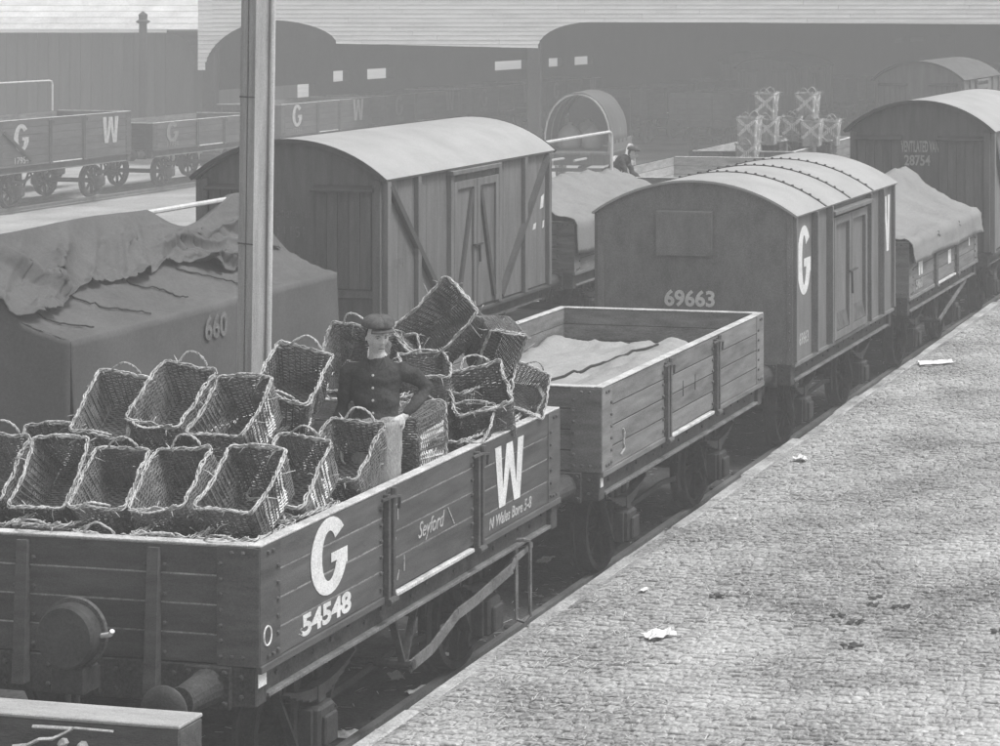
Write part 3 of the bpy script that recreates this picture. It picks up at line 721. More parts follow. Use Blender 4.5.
# ---------------------------------------------------------------- near track: open wagon with the baskets
S1 = 12.50; LW = 4.88
w1 = vehicle('open_wagon', T1, S1, U1, LW, 'dark open wagon lettered G W 54548 loaded with wicker baskets, nearest the platform edge', 'wagon', 'wagons on the platform track')
underframe(w1, LW, 2.45); TOP1 = open_wagon(w1, door=(-.72, .78), doorshift=.045)
X1 = 1.225
glyph(big_G(.53, .50, .15), right_side(X1 + .003, -1.55, 1.688), M_white, w1)
glyph(big_W(.50, .56, .115), right_side(X1 + .003, 1.40, 1.63), M_white, w1)
letter('54548', .19, right_side(X1 + .003, -1.58, 1.295), M_white, w1, bold=.007, font_sx=1.4)
letter('-S', .07, right_side(X1 + .003, -1.93, 1.27), M_dimwhite, w1)
letter('N Wales Bore 5-8', .13, right_side(X1 + .003, 1.42, 1.285), M_chalk, w1, 'chalk_writing', font_sx=.85, shear=.25, bold=.002)
letter('Seyford', .17, right_side(X1 + .003, -.02, 1.53), M_chalk, w1, 'chalk_writing', font_sx=.8, shear=.35)
ck = MB()
for (ya, za, yb, zb) in ((-.55, 1.79, -.55, 1.70), (-.58, 1.58, -.60, 1.5), (-.45, 1.42, -.45, 1.30), (-.53, 1.33, -.56, 1.26), (.27, 1.60, .38, 1.45)): ck.bar((X1 + .004, ya, za), (X1 + .004, yb, zb), .008, .004, (1, 0, 0))
ck.build('chalk_strokes', M_chalk, w1)
rg = MB(); P = [(X1 + .012, -2.36 + .045 * math.cos(t), 1.375 + .062 * math.sin(t)) for t in np.linspace(0, 2 * math.pi, 19)]
rg.tube(P, .006, 4, False); rg.build('painted_ring', M_white, w1)
pl = MB(); pl.cbox(X1 - .0195, X1 - .012, -2.43, -2.33, 1.05, 1.15, .002); pl.build('ticket_plate', M_white, w1)

# second open wagon, sheet folded inside
S2 = 18.36
w2 = vehicle('open_wagon', T1, S2, U1, LW, 'weathered grey open wagon with a folded sheet lying inside, middle of the platform track', 'wagon', 'wagons on the platform track')
underframe(w2, LW, 2.45, lever=0)
open_wagon(w2, paint=M_wood2, pend=M_wood2end, joint=M_djoint, iron=M_iron2)
ck = MB(); ck.tube([(X1 + .013, -1.93, 1.50), (X1 + .013, -1.90, 1.46), (X1 + .013, -1.92, 1.36), (X1 + .013, -1.89, 1.31), (X1 + .013, -1.99, 1.27)], .009, 4); ck.build('chalk_mark', M_chalk, w2)
ck = MB(); ck.bar((X1 + .003, -.25, 1.66), (X1 + .003, -.25, 1.50), .012, .004, (1, 0, 0)); ck.bar((X1 + .003, .12, 1.66), (X1 + .003, .12, 1.50), .012, .004, (1, 0, 0)); ck.build('dark_marks', M_djoint, w2)
pl = MB(); pl.cbox(X1 - .0195, X1 - .012, -2.43, -2.37, 1.05, 1.14, .002); pl.build('ticket_plate', M_white, w2)

def sheet(name, fn, nu, nv, m, label=None, cat=None, parent=None, loc=(0, 0, 0), rz=0, th=.012, group=None, sub=0):
    P = [[fn(a / nu, b / nv) for b in range(nv + 1)] for a in range(nu + 1)]
    mb = MB(); mb.grid(P); o = mb.build(name, m, parent, loc, (0, 0, rz), True); solid(o, th, 0)
    if label: tag(o, label, cat, group)
    return o
def crease(x, y, sd, k=.035): return k * (1 - min(1, abs(fbm(x * 2.6, y * 1.8, sd + 11, 2)) * 4)) ** 1.5 + .5 * k * (1 - min(1, abs(fbm(x * 4.5, y * 5, sd + 31, 2)) * 4)) ** 1.5
def folded(a, b):
    x = -1.12 + 2.24 * a; y = -2.2 + 4.4 * b
    h = 1.60 + .10 * math.exp(-((x - .50 + .07 * y) / .20) ** 2) * (.7 + .3 * b) - .20 * max(0, (x - .60 + .07 * y) / .5) ** 1.2
    h += .03 * fbm(x * 1.5, y * .7, 2) + .045 * max(0, math.sin(x * 6 + y * .9)) ** 3 + .035 * max(0, math.sin(y * 3.1 - x * 2)) ** 4 + .012 * fbm(x * 5, y * 3, 8)
    h -= .12 * max(0, (abs(y) - 1.95) / .3) ** 2
    h += crease(x, y * .6, 5, .03)
    return (x, y, h)
c2 = T1.p(S2 + LW / 2, U1)
sheet('wagon_sheet', folded, 60, 110, M_tarp2, 'dusty pale sheet spread in folds inside the weathered grey open wagon', 'tarpaulin', None, c2, -T1.th)
ld = MB()
for k in range(4): ld.cbox(-1.05, 1.05, -2.15 + k * 1.08, -1.1 + k * 1.08, 1.255, 1.42, .03)
ob = ld.build('load_pallet', M_inside, None, c2, (0, 0, -T1.th)); tag(ob, 'low load of boards mostly hidden under the dusty sheet in the grey wagon', 'boards')
def on_fold(x, y): return Vector(folded((x + 1.12) / 2.24, (y + 2.2) / 4.4)) + Vector((0, 0, .018))
cd_ = MB(); cd_.tube([on_fold(-.45 + .7 * t + .05 * math.sin(5 * t), -1.6 + 3.4 * t) for t in np.linspace(0, 1, 40)], .016, 5)
tag(cd_.build('sheet_cord', M_cord, None, c2, (0, 0, -T1.th)), 'dark cord lying across the dusty sheet in the grey wagon', 'cord')

# iron van
S3 = 24.40
v1 = vehicle('covered_van', T1, S3, U1, LW, 'grey iron van numbered 69663 with pale arched roof and ribbed side', 'van', 'wagons on the platform track')
underframe(v1, LW, 2.46, lever=0); iron_van(v1)
XV = 1.23
letter('69663', .26, near_end(-.06, -LW / 2 - .002, 1.93), M_white, v1, bold=.008, font_sx=1.0)
glyph(big_G(.84, .56, .19), right_side(XV + .002, -1.98, 2.38), M_white, v1)
glyph(big_W(.78, .52, .12), right_side(XV + .002, 2.02, 2.42), M_white, v1)
letter('69663', .2, right_side(XV + .002, -1.98, 1.43), M_dimwhite, v1, bold=.004, font_sx=.8)

# sheeted wagon 3
S4 = 30.3
w3 = vehicle('open_wagon', T1, S4, U1, LW, 'sheeted open wagon with pale peaked cover between the two vans on the platform track', 'wagon', 'wagons on the platform track')
underframe(w3, LW, 2.45, lever=2); open_wagon(w3, n=4, ph=.2, paint=M_wood2, pend=M_wood2end, joint=M_djoint, iron=M_iron2)
glyph(big_W(.34, .3, .09), right_side(X1 + .012, -1.75, 1.62), M_white, w3)
letter('54661', .2, right_side(X1 + .012, -1.8, 1.32), M_dimwhite, w3, bold=.004, font_sx=.9)
sq = MB(); sq.cbox(X1 + .004, X1 + .007, .18, .38, 1.38, 1.6, .001); sq.build('label_patch', M_white, w3)
sq = MB(); sq.cbox(X1 + .004, X1 + .012, 1.72, 1.8, 1.5, 1.66, .001); sq.build('lettering', M_white, w3)
def tent(ridge, eave, halfw, L, drop, sag, seed, nl=3, foldamp=.03, apex=None):
    # draped sheet over a central ridge; a across, b along
    def f(a, b):
        y = -L / 2 + L * b; t = abs(a - .5) * 2; sg = 1 if a > .5 else -1
        rz = ridge(b)
        if t < .78:
            q = t / .78; x = sg * halfw * q; z = rz + (eave - rz) * (q ** (1.0 + .5 * max(0, .25 - q) / .25)) - sag * math.sin(math.pi * q) * (rz - eave)
            z += foldamp * fbm(x * 2.2, y * 1.3, seed) * (1 - q) * 1.5 + .012 * fbm(x * 6, y * 5, seed + 3) + crease(x, y, seed)
        else:
            q = (t - .78) / .22; x = sg * (halfw + .02 + .02 * q + .035 * (1 - abs(math.sin(y * 3.2 + seed))) ** 2 * q + .015 * fbm(y * 3, q * 2, seed + 5)); z = eave - .02 - drop(b) * q
        return (x, y, z)
    return f
c3 = T1.p(S4 + LW / 2, U1)
sheet('wagon_sheet', tent(lambda b: 2.34 + .38 * (lambda t: t * t * (3 - 2 * t))(min(1, max(0, b / .85))), 2.02, 1.26, LW + .06, lambda b: .30 + .015 * math.sin(b * 13) + .04 * b, .16, 11), 50, 70, M_tarplight, 'pale sheet peaked over the load of the wagon between the two platform-track vans', 'tarpaulin', None, c3, -T1.th)

# ventilated van
S5 = 36.2
v2 = vehicle('covered_van', T1, S5, U1, 5.2, 'wooden ventilated van numbered 28754 at the right edge of the picture', 'van', 'wagons on the platform track')
underframe(v2, 5.2, 2.45, hi=False, lever=0); wooden_van(v2, 5.2, 2.5, ze=3.3, zc=3.82, hi=False)
letter('VENTILATED VAN', .27, near_end(-.0, -2.6 - .003, 3.0), M_dimwhite, v2, font_sx=.31, bold=.006)
letter('28754', .25, near_end(-.05, -2.6 - .003, 2.76), M_dimwhite, v2, font_sx=.75, bold=.006)

# ---------------------------------------------------------------- middle track
def sY(Y, u, T): return (Y - u * T.s) / T.c
LA = 5.36; SA = sY(20.85 + 1.22 * T2.s * 0, 12.46, T2)
wa = vehicle('open_wagon', T2, SA, U2, LA, 'large wagon hidden under a dark sheet behind the baskets on the middle track', 'wagon', 'wagons on the middle track')
underframe(wa, LA, 2.45, hi=False, lever=0); open_wagon(wa, L=LA, n=5, ph=.185, hi=False, straps=False)
# sheet rail (hoops and ridge bar)
def sheet_rail(root, L, z, m=M_pipe, r=.028, base=1.9, xb=1.2):
    b = MB(); b.tube([(0, -L / 2 + .12, base), (0, -L / 2 + .12, z - .12), (0, -L / 2 + .16, z - .03), (0, -L / 2 + .26, z), (0, L / 2 - .26, z), (0, L / 2 - .16, z - .03), (0, L / 2 - .12, z - .12), (0, L / 2 - .12, base)], r, 8)
    return b.build('sheet_rail', m, root)
sheet_rail(wa, LA, 3.10, r=.03)
ca = T2.p(SA + LA / 2, U2)
def swag(y):
    t = (y - (LA / 2 - 2.15)) / 1.9; return .30 * math.sin(math.pi * t) ** 1.2 if 0 < t < 1 else 0
def ridged(t): return (1 - abs(math.sin(t))) ** 1.5
def under_z(x, y):
    rz = 3.12 - swag(y) - .015 * math.sin(y * 2.3); q = min(1, abs(x) / 1.24)
    z = rz - (rz - 2.19) * (1 - (1 - q) ** 2.1)
    z += crease(x, y, 8, .03) * min(1, q * 4) * min(1, (1 - q) * 6)
    return z + .03 * ridged(y * 1.9 + 1.5 * q + 1) * q * (1 - q) * 4 + .016 * fbm(x * 1.3, y * .9, 3) * min(1, q * 4)
def under_sheet(a, b):
    # lower sheet: tent from the ridge bar to the wagon sides, then straight down
    y = -LA / 2 - .06 + (LA + .12) * b; t = abs(a - .5) * 2; sg = 1 if a > .5 else -1
    if t < .62:
        q = t / .62; return (sg * 1.245 * q, y, under_z(sg * 1.24 * q, y))
    q = (t - .62) / .38
    return (sg * (1.25 + .035 * q + .035 * math.sin(y * 2.3 + 1) * q + .02 * fbm(y * 1.6, q * 1.2, 9)), y, 2.185 - 1.15 * q)
us = sheet('wagon_sheet', under_sheet, 90, 120, M_tarp, 'dark lower sheet numbered 660 tented over the large middle-track wagon', 'tarpaulin', None, ca, -T2.th)
for sg in (-1, 1):
    def endflap(a, b):
        x = -1.25 + 2.5 * a; z1 = under_z(x, sg * LA / 2); z0_ = 1.05; k = math.sin(x * 6) * .03
        return (x * (1 + .02 * b), sg * (LA / 2 + .058 + k * b + .05 * b * b + .02 * fbm(x * 2, b * 2, 7) * b), z1 + (z0_ - z1) * b)
    P = [[endflap(a / 40, b / 20) for b in range(21)] for a in range(41)]; mb = MB(); mb.grid(P); o = mb.build('end_flap', M_tarp, us, smooth=True); solid(o, .012)
lt = letter('660', .36, right_side(1.295, -.13, 1.94), M_faint, us, bold=.01, font_sx=.85)
def upper_sheet(a, b):
    # second sheet thrown over the ridge bar, slipping off it in swags near its far end
    y = -LA / 2 - .1 + (LA - .02) * b
    hem = .56 + .06 * math.sin(b * 8 + 1) + .05 * math.sin(b * 19) + .04 * fbm(b * 9, 2.2, 2) + .10 * max(0, .25 - b) * 4
    if a < .3:
        q = (.3 - a) / .3; x = -.95 * q; return (x, y, under_z(x, y) + .06 + .02 * math.sin(y * 3) * q)
    q = (a - .3) / .7; x = hem * q; z = under_z(x, y)
    dz = (under_z(x + .02, y) - under_z(max(0, x - .02), y)) / (.04 if x > .02 else .02 + x); nl = math.hypot(dz, 1); nx, nz = -dz / nl, 1 / nl
    d = .06 * (1 - .5 * q)
    yP = LA / 2 - .28; L = yP - y; r = math.hypot(x + .08, L * .8)
    up = min(1, q * 3)
    if L > 0:                                             # folds falling from the far peak and swagging back up to the bar
        sag = x + .17 * L * (1.9 - L) if L < 1.9 else x   # fold lines follow catenaries
        e = max(0, 1 - (L / 2.3) ** 4)
        d += e * up * (.15 * ridged(sag * 8.2 + .7) * (.35 + min(1, L)) + .05 * ridged(sag * 19 + L * 2))
    # diagonal creases over the rest of the slope
    k = max(0, min(1, (L - 1.7) / .7)) * up
    ph = (y + 1.1 * x) * 2.3 + .5 * math.sin(y * 1.7); d += k * (.12 * ridged(ph) ** 1.5 + .045 * ridged(ph * 2.6 + 1 + x * 3))
    c = max(0, 1 - abs((y + LA / 2 - .35) - .75 * x) / .16); d += .14 * c * up
    if q > .93: d += .03 * (q - .93) / .07 * (1 + math.sin(y * 9))
    d += crease(x, y, 3, .012) * up
    return (x + d * nx, y, z + d * nz + .01 * fbm(x * 2.2, y * 1.6, 5) * up)
sheet('wagon_sheet', upper_sheet, 110, 220, M_tarp, 'crumpled upper sheet thrown over the ridge bar of the large sheeted wagon', 'tarpaulin', None, ca, -T2.th, .012)
def on_under(x, y, lift=.028):
    a = .5 + .31 * x / 1.24; b = (y + LA / 2 + .06) / (LA + .12); p = Vector(under_sheet(a, b)); p.z += lift; return p
for (xa, ya, xb, yb, lab) in ((.6, -2.5, 1.12, -2.2, 'first'), (.55, -1.75, 1.14, -1.15, 'second'), (.52, -.75, .98, -.1, 'third'), (.52, .35, .95, 1.0, 'fourth')):
    c = MB(); P = []
    for t in np.linspace(0, 1, 22): P.append(on_under(xa + (xb - xa) * t, ya + (yb - ya) * t + .08 * math.sin(5 * t + ya) * t, .03))
    c.tube(P, .009, 5); tag(c.build('tie_cord', M_cord, None, ca, (0, 0, -T2.th)), lab + ' from the left of four tie cords on the large wagon sheet', 'cord', 'tie cords on the large wagon sheet')

LV = 5.6; SV = sY(27.35, 12.4, T2)
vb = vehicle('covered_van', T2, SV, U2, LV, 'dark wooden van with braced doors and broad pale roof behind the pole', 'van', 'wagons on the middle track')
underframe(vb, LV, 2.5, hi=False, lever=0); wooden_van(vb, LV, 2.52, ze=3.25, zc=3.74)
letter('Ventilated Van', .2, near_end(.0, -LV / 2 - .003, 2.78), M_faint, vb, font_sx=.46)
letter('11151', .2, near_end(-.0, -LV / 2 - .003, 2.53), M_faint, vb, font_sx=.9)
letter('11151', .17, right_side(1.26 + .019, -LV / 2 + .45, 2.1), M_faint, vb, font_sx=.7)
for (y, z, w, h) in ((2.18, 2.45, .12, .16), (2.55, 2.47, .16, .22), (2.25, 2.12, .14, .1), (2.6, 2.12, .08, .12)):
    p = MB(); yc = min(y, LV / 2 - .18); p.prism([(-w / 2, -h / 2), (w / 2 * .6, -h / 2 * .8), (w / 2, h / 2), (-w / 2 * .4, h / 2 * .7)], 0, .004, right_side(1.26 + .019, yc, z)); p.build('lettering', M_white, vb)

LB = 5.2; SB = sY(34.1, 12.46, T2)
wb_ = vehicle('open_wagon', T2, SB, U2, LB, 'open wagon with half-fallen pale sheet, seen between the braced van and iron van', 'wagon', 'wagons on the middle track')
underframe(wb_, LB, 2.45, hi=False, lever=0); open_wagon(wb_, L=LB, n=4, ph=.2, hi=False, paint=M_wood2, pend=M_wood2end, joint=M_djoint); sheet_rail(wb_, LB, 3.15)
cb = T2.p(SB + LB / 2, U2)
sheet('wagon_sheet', tent(lambda b: 2.48 + .05 * math.sin(b * 5), 2.03, 1.27, LB + .1, lambda b: .5 + .2 * b + .01 * math.sin(b * 17), .12, 23, foldamp=.06), 60, 90, M_tarplight, 'pale rumpled sheet on the wagon between the braced van and iron van', 'tarpaulin', None, cb, -T2.th)
LC = 5.6; SC = sY(40.6, 12.46, T2)
wc = vehicle('open_wagon', T2, SC, U2, LC, 'empty open wagon with pale inside planks just beyond the iron van roof', 'wagon', 'wagons on the middle track')
underframe(wc, LC, 2.45, hi=False, lever=0); open_wagon(wc, L=LC, n=5, ph=.195, hi=False, inside=M_pale_in, paint=M_wood2, pend=M_wood2end, joint=M_djoint, straps=False)
LD = 5.6; SD = sY(47.6, 12.46, T2)
wd = vehicle('open_wagon', T2, SD, U2 + .1, LD, 'open wagon carrying stacked cross-painted hampers beyond the pale empty wagon', 'wagon', 'wagons on the middle track')
underframe(wd, LD, 2.45, hi=False, lever=0); open_wagon(wd, L=LD, n=5, ph=.2, hi=False, inside=M_pale_in, paint=M_wood2, pend=M_wood2end, joint=M_djoint, straps=False)

# ---------------------------------------------------------------- far row on the left
def far_wagon(s0, L, n, ph, label, G=True, u=U4, rail=False, paint=None):
    w = vehicle('open_wagon', T1, s0, u, L, label, 'wagon', 'wagons in the far row')
    underframe(w, L, 2.45, hi=False, lever=0, wb=L - 2.4); open_wagon(w, L=L, n=n, ph=ph, hi=False, paint=paint or M_wagfar, pend=paint or M_wagfar, joint=M_djoint, straps=True)
    if rail: sheet_rail(w, L, 3.15, base=1.25)
    h = n * ph
    if G:
        glyph(big_G(min(.75, h * .78), .62, .18), right_side(1.24, -L / 2 + 1.0, 1.22 + h * .58), G, w)
        glyph(big_W(min(.75, h * .78), .75, .17), right_side(1.24, L / 2 - 1.0, 1.22 + h * .58), G, w)
        letter('17954', .26, right_side(1.24, -L / 2 + 1.0, 1.3), M_dimwhite if n > 5 else M_faint, w)
    return w
sf = sY(62.3, 36.9, T1)
fw = far_wagon(sf - 6.0, 6.0, 6, .2, 'high-sided dark wagon with large white G W at far left', M_dimwhite)
bx_ = MB(); bx_.bar((1.26, -2.75, 1.25 + .85), (1.26, -1.6, 1.3), .09, .04, (1, 0, 0)); bx_.build('side_brace', M_iron, fw)
labs = ['low dark wagon with faint lettering just right of the high G W wagon', 'dark wagon lettered G showing just right of the pole in the far row', 'dark far-row wagon seen above the middle of the braced van roof', 'dark far-row wagon above the right half of the braced van roof', 'farthest dark wagon of the far row, just left of the second shed post']
s0 = sf + 1.1
for i, lb in enumerate(labs):
    far_wagon(s0, 6.2, 4 if i < 1 else 5, .195 if i < 1 else .2, lb, M_dimwhite if i == 1 else M_faint); s0 += 6.2 + 1.1
far_wagon(sY(66.5, 40.6, T1) - 6, 6.0, 4, .2, 'wagon with a tall sheet bar behind the high G W wagon', None, u=41.9, rail=True)
# far arched van behind the ventilated van
fv = tag(empty('covered_van', ((937 - PX) * 60 / F_PX, 62.6, 0), -T1.th), 'distant van with arched roof looming behind the ventilated van', 'van')
underframe(fv, 5.2, 2.45, hi=False, lever=0); wooden_van(fv, 5.2, 2.5, ze=3.4, zc=3.92, hi=False, braces=False, roofm=M_wagfar)
# dim wagons and vans standing under the shed canopy
dim = [('open_wagon', 31.0, 84, 'dim open wagon under the canopy, just right of the covered cart'), ('open_wagon', 31.0, 92, 'dim open wagon under the canopy, behind the stooping man'), ('covered_van', 31.0, 100, 'dim dark-roofed van under the canopy, left of the hampers'), ('open_wagon', 26.5, 80, 'dim open wagon in the nearer canopy row, left of the hampers'),
       ('covered_van', 26.5, 88, 'dim dark-roofed van in the nearer canopy row, behind the hampers'), ('open_wagon', 26.5, 96, 'dim open wagon deep in the nearer canopy row, right of the hampers')]
for nm, u, Y, lb in dim:
    w = vehicle(nm, T1, sY(Y, u, T1), u, 5.6, lb, 'van' if nm == 'covered_van' else 'wagon', 'dim wagons under the canopy')
    underframe(w, 5.6, 2.45, hi=False, lever=0)
    if nm == 'covered_van': wooden_van(w, 5.6, 2.5, ze=2.95, zc=3.35, hi=False, braces=False, roofm=M_wagfar)
    else: open_wagon(w, L=5.6, n=5, ph=.2, hi=False, paint=M_wagfar, pend=M_wagfar, joint=M_djoint, cap=M_flange)
# ---------------------------------------------------------------- wicker baskets
BW, BL, BD = .44, .60, .37
def basket_meshes(kind, var=0):
    tp = .84
    def warp(p):
        x, y, z = p; q = 1 + z / BD * .7
        return (x + (.028 * fbm(y * 2.2, z * 3, var * 5.3 + .5) + .010 * fbm(y * 9, z * 9, var + 7)) * q, y + (.03 * fbm(x * 2.5, z * 3, var * 3.1 + 9) + .010 * fbm(x * 9, z * 9, var + 3)) * q, z + .022 * fbm(x * 3, y * 3, var * 7.7 + 2) * q)
    def wall_pts(d):                       # perimeter at depth d (0 at the rim), corners rounded
        k = 1 - (1 - tp) * d / BD; x, y = BW / 2 * k, BL / 2 * k; r = .035
        P = []
        for cx, cy, a0 in ((x - r, y - r, 0), (-x + r, y - r, 90), (-x + r, -y + r, 180), (x - r, -y + r, 270)):
            for a in (0, 30, 60, 90): P.append((cx + r * math.cos(R(a0 + a)), cy + r * math.sin(R(a0 + a))))
        Q = []; m = len(P)
        for i in range(m):
            a, b = Vector(P[i]), Vector(P[(i + 1) % m]); n = max(1, round((b - a).length / .024))
            for j in range(n): Q.append(a + (b - a) * j / n)
        return Q
    body = MB(); mi = []
    base = wall_pts(0); n = len(base); rows = 27
    def marked(x, y, d):
        e = d / BD; k = 1 - (1 - tp) * e
        if kind == 'bars' and x > BW / 2 * k - .02:
            t = y / BL + .5; return (abs((t - .33) - .12 * (e - .5)) < .09 or abs((t - .63) + .12 * (e - .5)) < .09) and .10 < e < .92
        if kind == 'cross':
            if abs(x) > BW / 2 * k - .02: t = y / BL / k + .5
            elif abs(y) > BL / 2 * k - .02: t = x / BW / k + .5
            else: return False
            q = e; return q < .7 and (abs(t - q / .7) < .13 or abs(1 - t - q / .7) < .13)
        if kind == 'zig' and x > BW / 2 * k - .02:
            t = y / BL + .5; return abs(abs(t - .5) * 1.6 + .15 - e) < .11
        return False
    for i in range(rows):
        d = .012 + (BD - .02) * i / (rows - 1); P = wall_pts(d)
        if len(P) != n: P = [P[int(j * len(P) / n)] for j in range(n)]
        h = .0064 if kind != 'cross' else .009; w = .0045; v = []
        for j, p in enumerate(P):
            a, b = P[j - 1], P[(j + 1) % n]; t = (b - a).normalized(); nr = Vector((t.y, -t.x)); o = .0042 * (1 if (j // 2 + i) % 2 else -1)
            c = p + nr * o; dz = .003 * fbm(j * .3, i * .7, 4)
            for e, z in ((w, 0), (0, h), (-w, 0), (0, -h)): v.append((c.x + nr.x * e, c.y + nr.y * e, -d + z + dz))
        f = []
        for j in range(n):
            q = (j + 1) % n
            for e in range(4): f.append((4 * j + e, 4 * j + (e + 1) % 4, 4 * q + (e + 1) % 4, 4 * q + e)); mi.append(1 if marked(P[j].x, P[j].y, d) else 0)
        body.add(v, f)
    for j in range(0, n, 2):               # stakes
        a = base[j]; b = wall_pts(BD); b = b[int(j * len(b) / n)]; body.tube([(a.x, a.y, 0), (b.x, b.y, -BD)], .0065, 4, False); mi += [0] * 4
    x, y = BW / 2 * tp, BL / 2 * tp
    for k in range(26):
        yy = -y + .01 + (2 * y - .02) * k / 25; P = [(xx, yy, -BD + .005 * (1 if (q + k) % 2 else -1)) for q, xx in enumerate(np.linspace(-x + .01, x - .01, 11))]
        body.tube(P, .0095, 4); mi += [0] * (4 * 10 + 2)
    body.v = [warp(p) for p in body.v]
    me = bpy.data.meshes.new('weave'); me.from_pydata(body.v, [], body.f)
    me.materials.append(M_wickpale if kind == 'cross' else M_wick); me.materials.append(M_mark)
    if len(mi) == len(me.polygons): me.polygons.foreach_set('material_index', mi)
    me.update()
    rim = MB(); P0 = wall_pts(0)
    L = len(P0)
    for s in range(3):
        pts = []
        for j in range(2 * L + 1):
            q = j / 2; a = P0[int(q) % L]; b = P0[(int(q) + 1) % L]; p = a + (b - a) * (q - int(q)); t = (P0[(int(q) + 1) % L] - P0[int(q) - 1]).normalized(); nr = Vector((t.y, -t.x))
            an = 2 * math.pi * (q / 9. + s / 3. + .25 * fbm(q * .2, s, var)); pts.append((p.x + nr.x * .0095 * math.cos(an), p.y + nr.y * .0095 * math.cos(an), .006 + .0095 * math.sin(an) + .004 * fbm(q * .4, s, 1)))
        pts = [(a[0] + .006 * fbm(j * .23, s * 3, var), a[1] + .006 * fbm(j * .23, s * 3 + 9, var), a[2] + .007 * fbm(j * .19, s * 3 + 5, var)) for j, a in enumerate(pts)]; rim.tube(pts, [.0056 + .0028 * fbm(j * .3, s, var + 4) for j in range(len(pts))], 5, False)
    rq = random.Random(var * 11 + len(kind))
    for k in range(26):                    # loose ends of withy sticking out of the rim and the walls
        p = P0[rq.randrange(L)]; z = rq.choice((0, 0, 0, -.05, -.12, -.2)); d = Vector((p.x, p.y, 0)).normalized() * rq.uniform(-.4, .8) + Vector((rq.uniform(-.9, .9), rq.uniform(-.9, .9), rq.uniform(-.5, .8)))
        a = Vector((p.x, p.y, z)); l_ = rq.uniform(.03, .11); rim.tube([a, a + d * l_ * .5, a + d * l_ + Vector((0, 0, -.3 * l_))], [.005, .004, .003], 4)
    for k in range(7):                     # long split withies lying along the rim
        j0 = rq.randrange(L); n_ = rq.randrange(6, 14); o_ = rq.uniform(-.02, .02); rim.tube([(P0[(j0 + q) % L].x * (1 + o_), P0[(j0 + q) % L].y * (1 + o_), .02 + .012 * math.sin(q * .9 + k) + rq.uniform(-.006, .006)) for q in range(n_)], .006, 4)
    rim.v = [warp(p) for p in rim.v]
    rm = rim.mesh('rim', True)
    hd = MB(); ho = var * .9
    for s in range(2):
        pts = []
        for t in np.linspace(0, 1, 19):
            a = math.pi * t; pts.append((-.115 * math.cos(a) + .02 * math.sin(ho + 2 * a) + .006 * math.sin(t * 25 + s * 3), (.03 + .05 * math.sin(ho * 2)) * math.sin(a) + .006 * math.cos(t * 25 + s * 3.1), .012 + (.055 + .03 * math.cos(ho * 1.7)) * math.sin(a) + .008 * fbm(t * 5, s, var)))
        hd.tube(pts, .0062, 5)
    hm_ = hd.mesh('handle', True)
    return me, rm, hm_
NB = 0
def basket(M, label, kind='plain', k=1., group='baskets heaped in the near wagon', wick=None):
    global NB; NB += 1; va = NB % 3 if kind in ('plain', 'bars') else 0
    me, rm, hm_ = cached('basket_%s%d' % (kind, va), lambda: basket_meshes(kind, va))
    r = bpy.data.objects.new('wicker_basket', None); COL.objects.link(r); r.matrix_world = M @ Matrix.Scale(k, 4); r.empty_display_size = .1
    put('weave', me, None, r); put('rim', rm, M_wickpale if kind == 'cross' else M_rim, r)
    put('handle', hm_, M_rim, r, (0, BL / 2, 0)); put('handle', hm_, M_rim, r, (0, -BL / 2, 0), (0, 0, math.pi))
    return tag(r, label, 'basket', group)
def pose(px_, py_, s, al, yaw=0., roll=0.):
    k = (px_ - PX) / F_PX; Y = (s * T1.c + s * T1.s * T1.s / T1.c) / (1 + k * T1.s / T1.c)
    return Matrix.Translation(at(px_, py_, Y)) @ Matrix.Rotation(-T1.th + yaw, 4, 'Z') @ Matrix.Rotation(al, 4, 'X') @ Matrix.Rotation(roll, 4, 'Y')
BK = [  # opening centre in the photograph, distance along the track, tilt, turn, roll, size, marks, label
    (-12, 467, 12.93, .77, .12, .03, .90, 'plain', 'front-row basket cut off by the left edge of the picture'),
    (51, 473, 12.93, .86, .11, -.02, .90, 'plain', 'front-row basket second from the left edge, above the wagon end'),
    (110, 478, 12.93, .60, .19, -.07, .90, 'plain', 'front-row basket third from the left, above the wagon end'),
    (170, 479, 12.93, .62, .14, -.14, .92, 'plain', 'front-row basket fourth from the left, next to the corner basket'),
    (243, 480, 12.93, .60, .02, .04, .95, 'bars', 'front-row corner basket with white bars above the wagon corner'),
    (290, 470, 13.45, .69, .01, .04, .95, 'bars', 'white-barred basket just behind the corner basket, along the wagon side'),
    (343, 450, 14.15, .60, .04, .06, .96, 'plain', 'basket in front of the standing man, leaning on the wagon side'),
    (42, 456, 13.45, .74, .15, -.05, .9, 'plain', 'basket whose rim shows behind the second front-row basket'),
    (112, 404, 13.72, .71, .11, .10, .93, 'plain', 'leftmost basket of the raised second row'),
    (171, 395, 13.67, .64, -.06, .13, .96, 'plain', 'highest basket of the raised second row, second from left'),
    (232, 407, 13.72, .62, .05, -.01, .96, 'bars', 'second-row basket just in front of the tall pole'),
    (293, 373, 14.35, .50, .14, .18, .98, 'zig', 'zigzag-marked basket between the tall pole and the standing man'),
    (479, 389, 16.35, .45, .60, -.26, 1.03, 'plain', 'large tilted basket with dark opening above the painted W'),
]
for (x, y, s, al, yw, rl, k, kd, lb) in BK: basket(pose(x, y, s, al, yw, rl), lb, kd, k)
def eul(px_, py_, s, e): 
    M = pose(px_, py_, s, 0); return Matrix.Translation(M.translation) @ Euler([R(a) for a in e], 'XYZ').to_matrix().to_4x4()
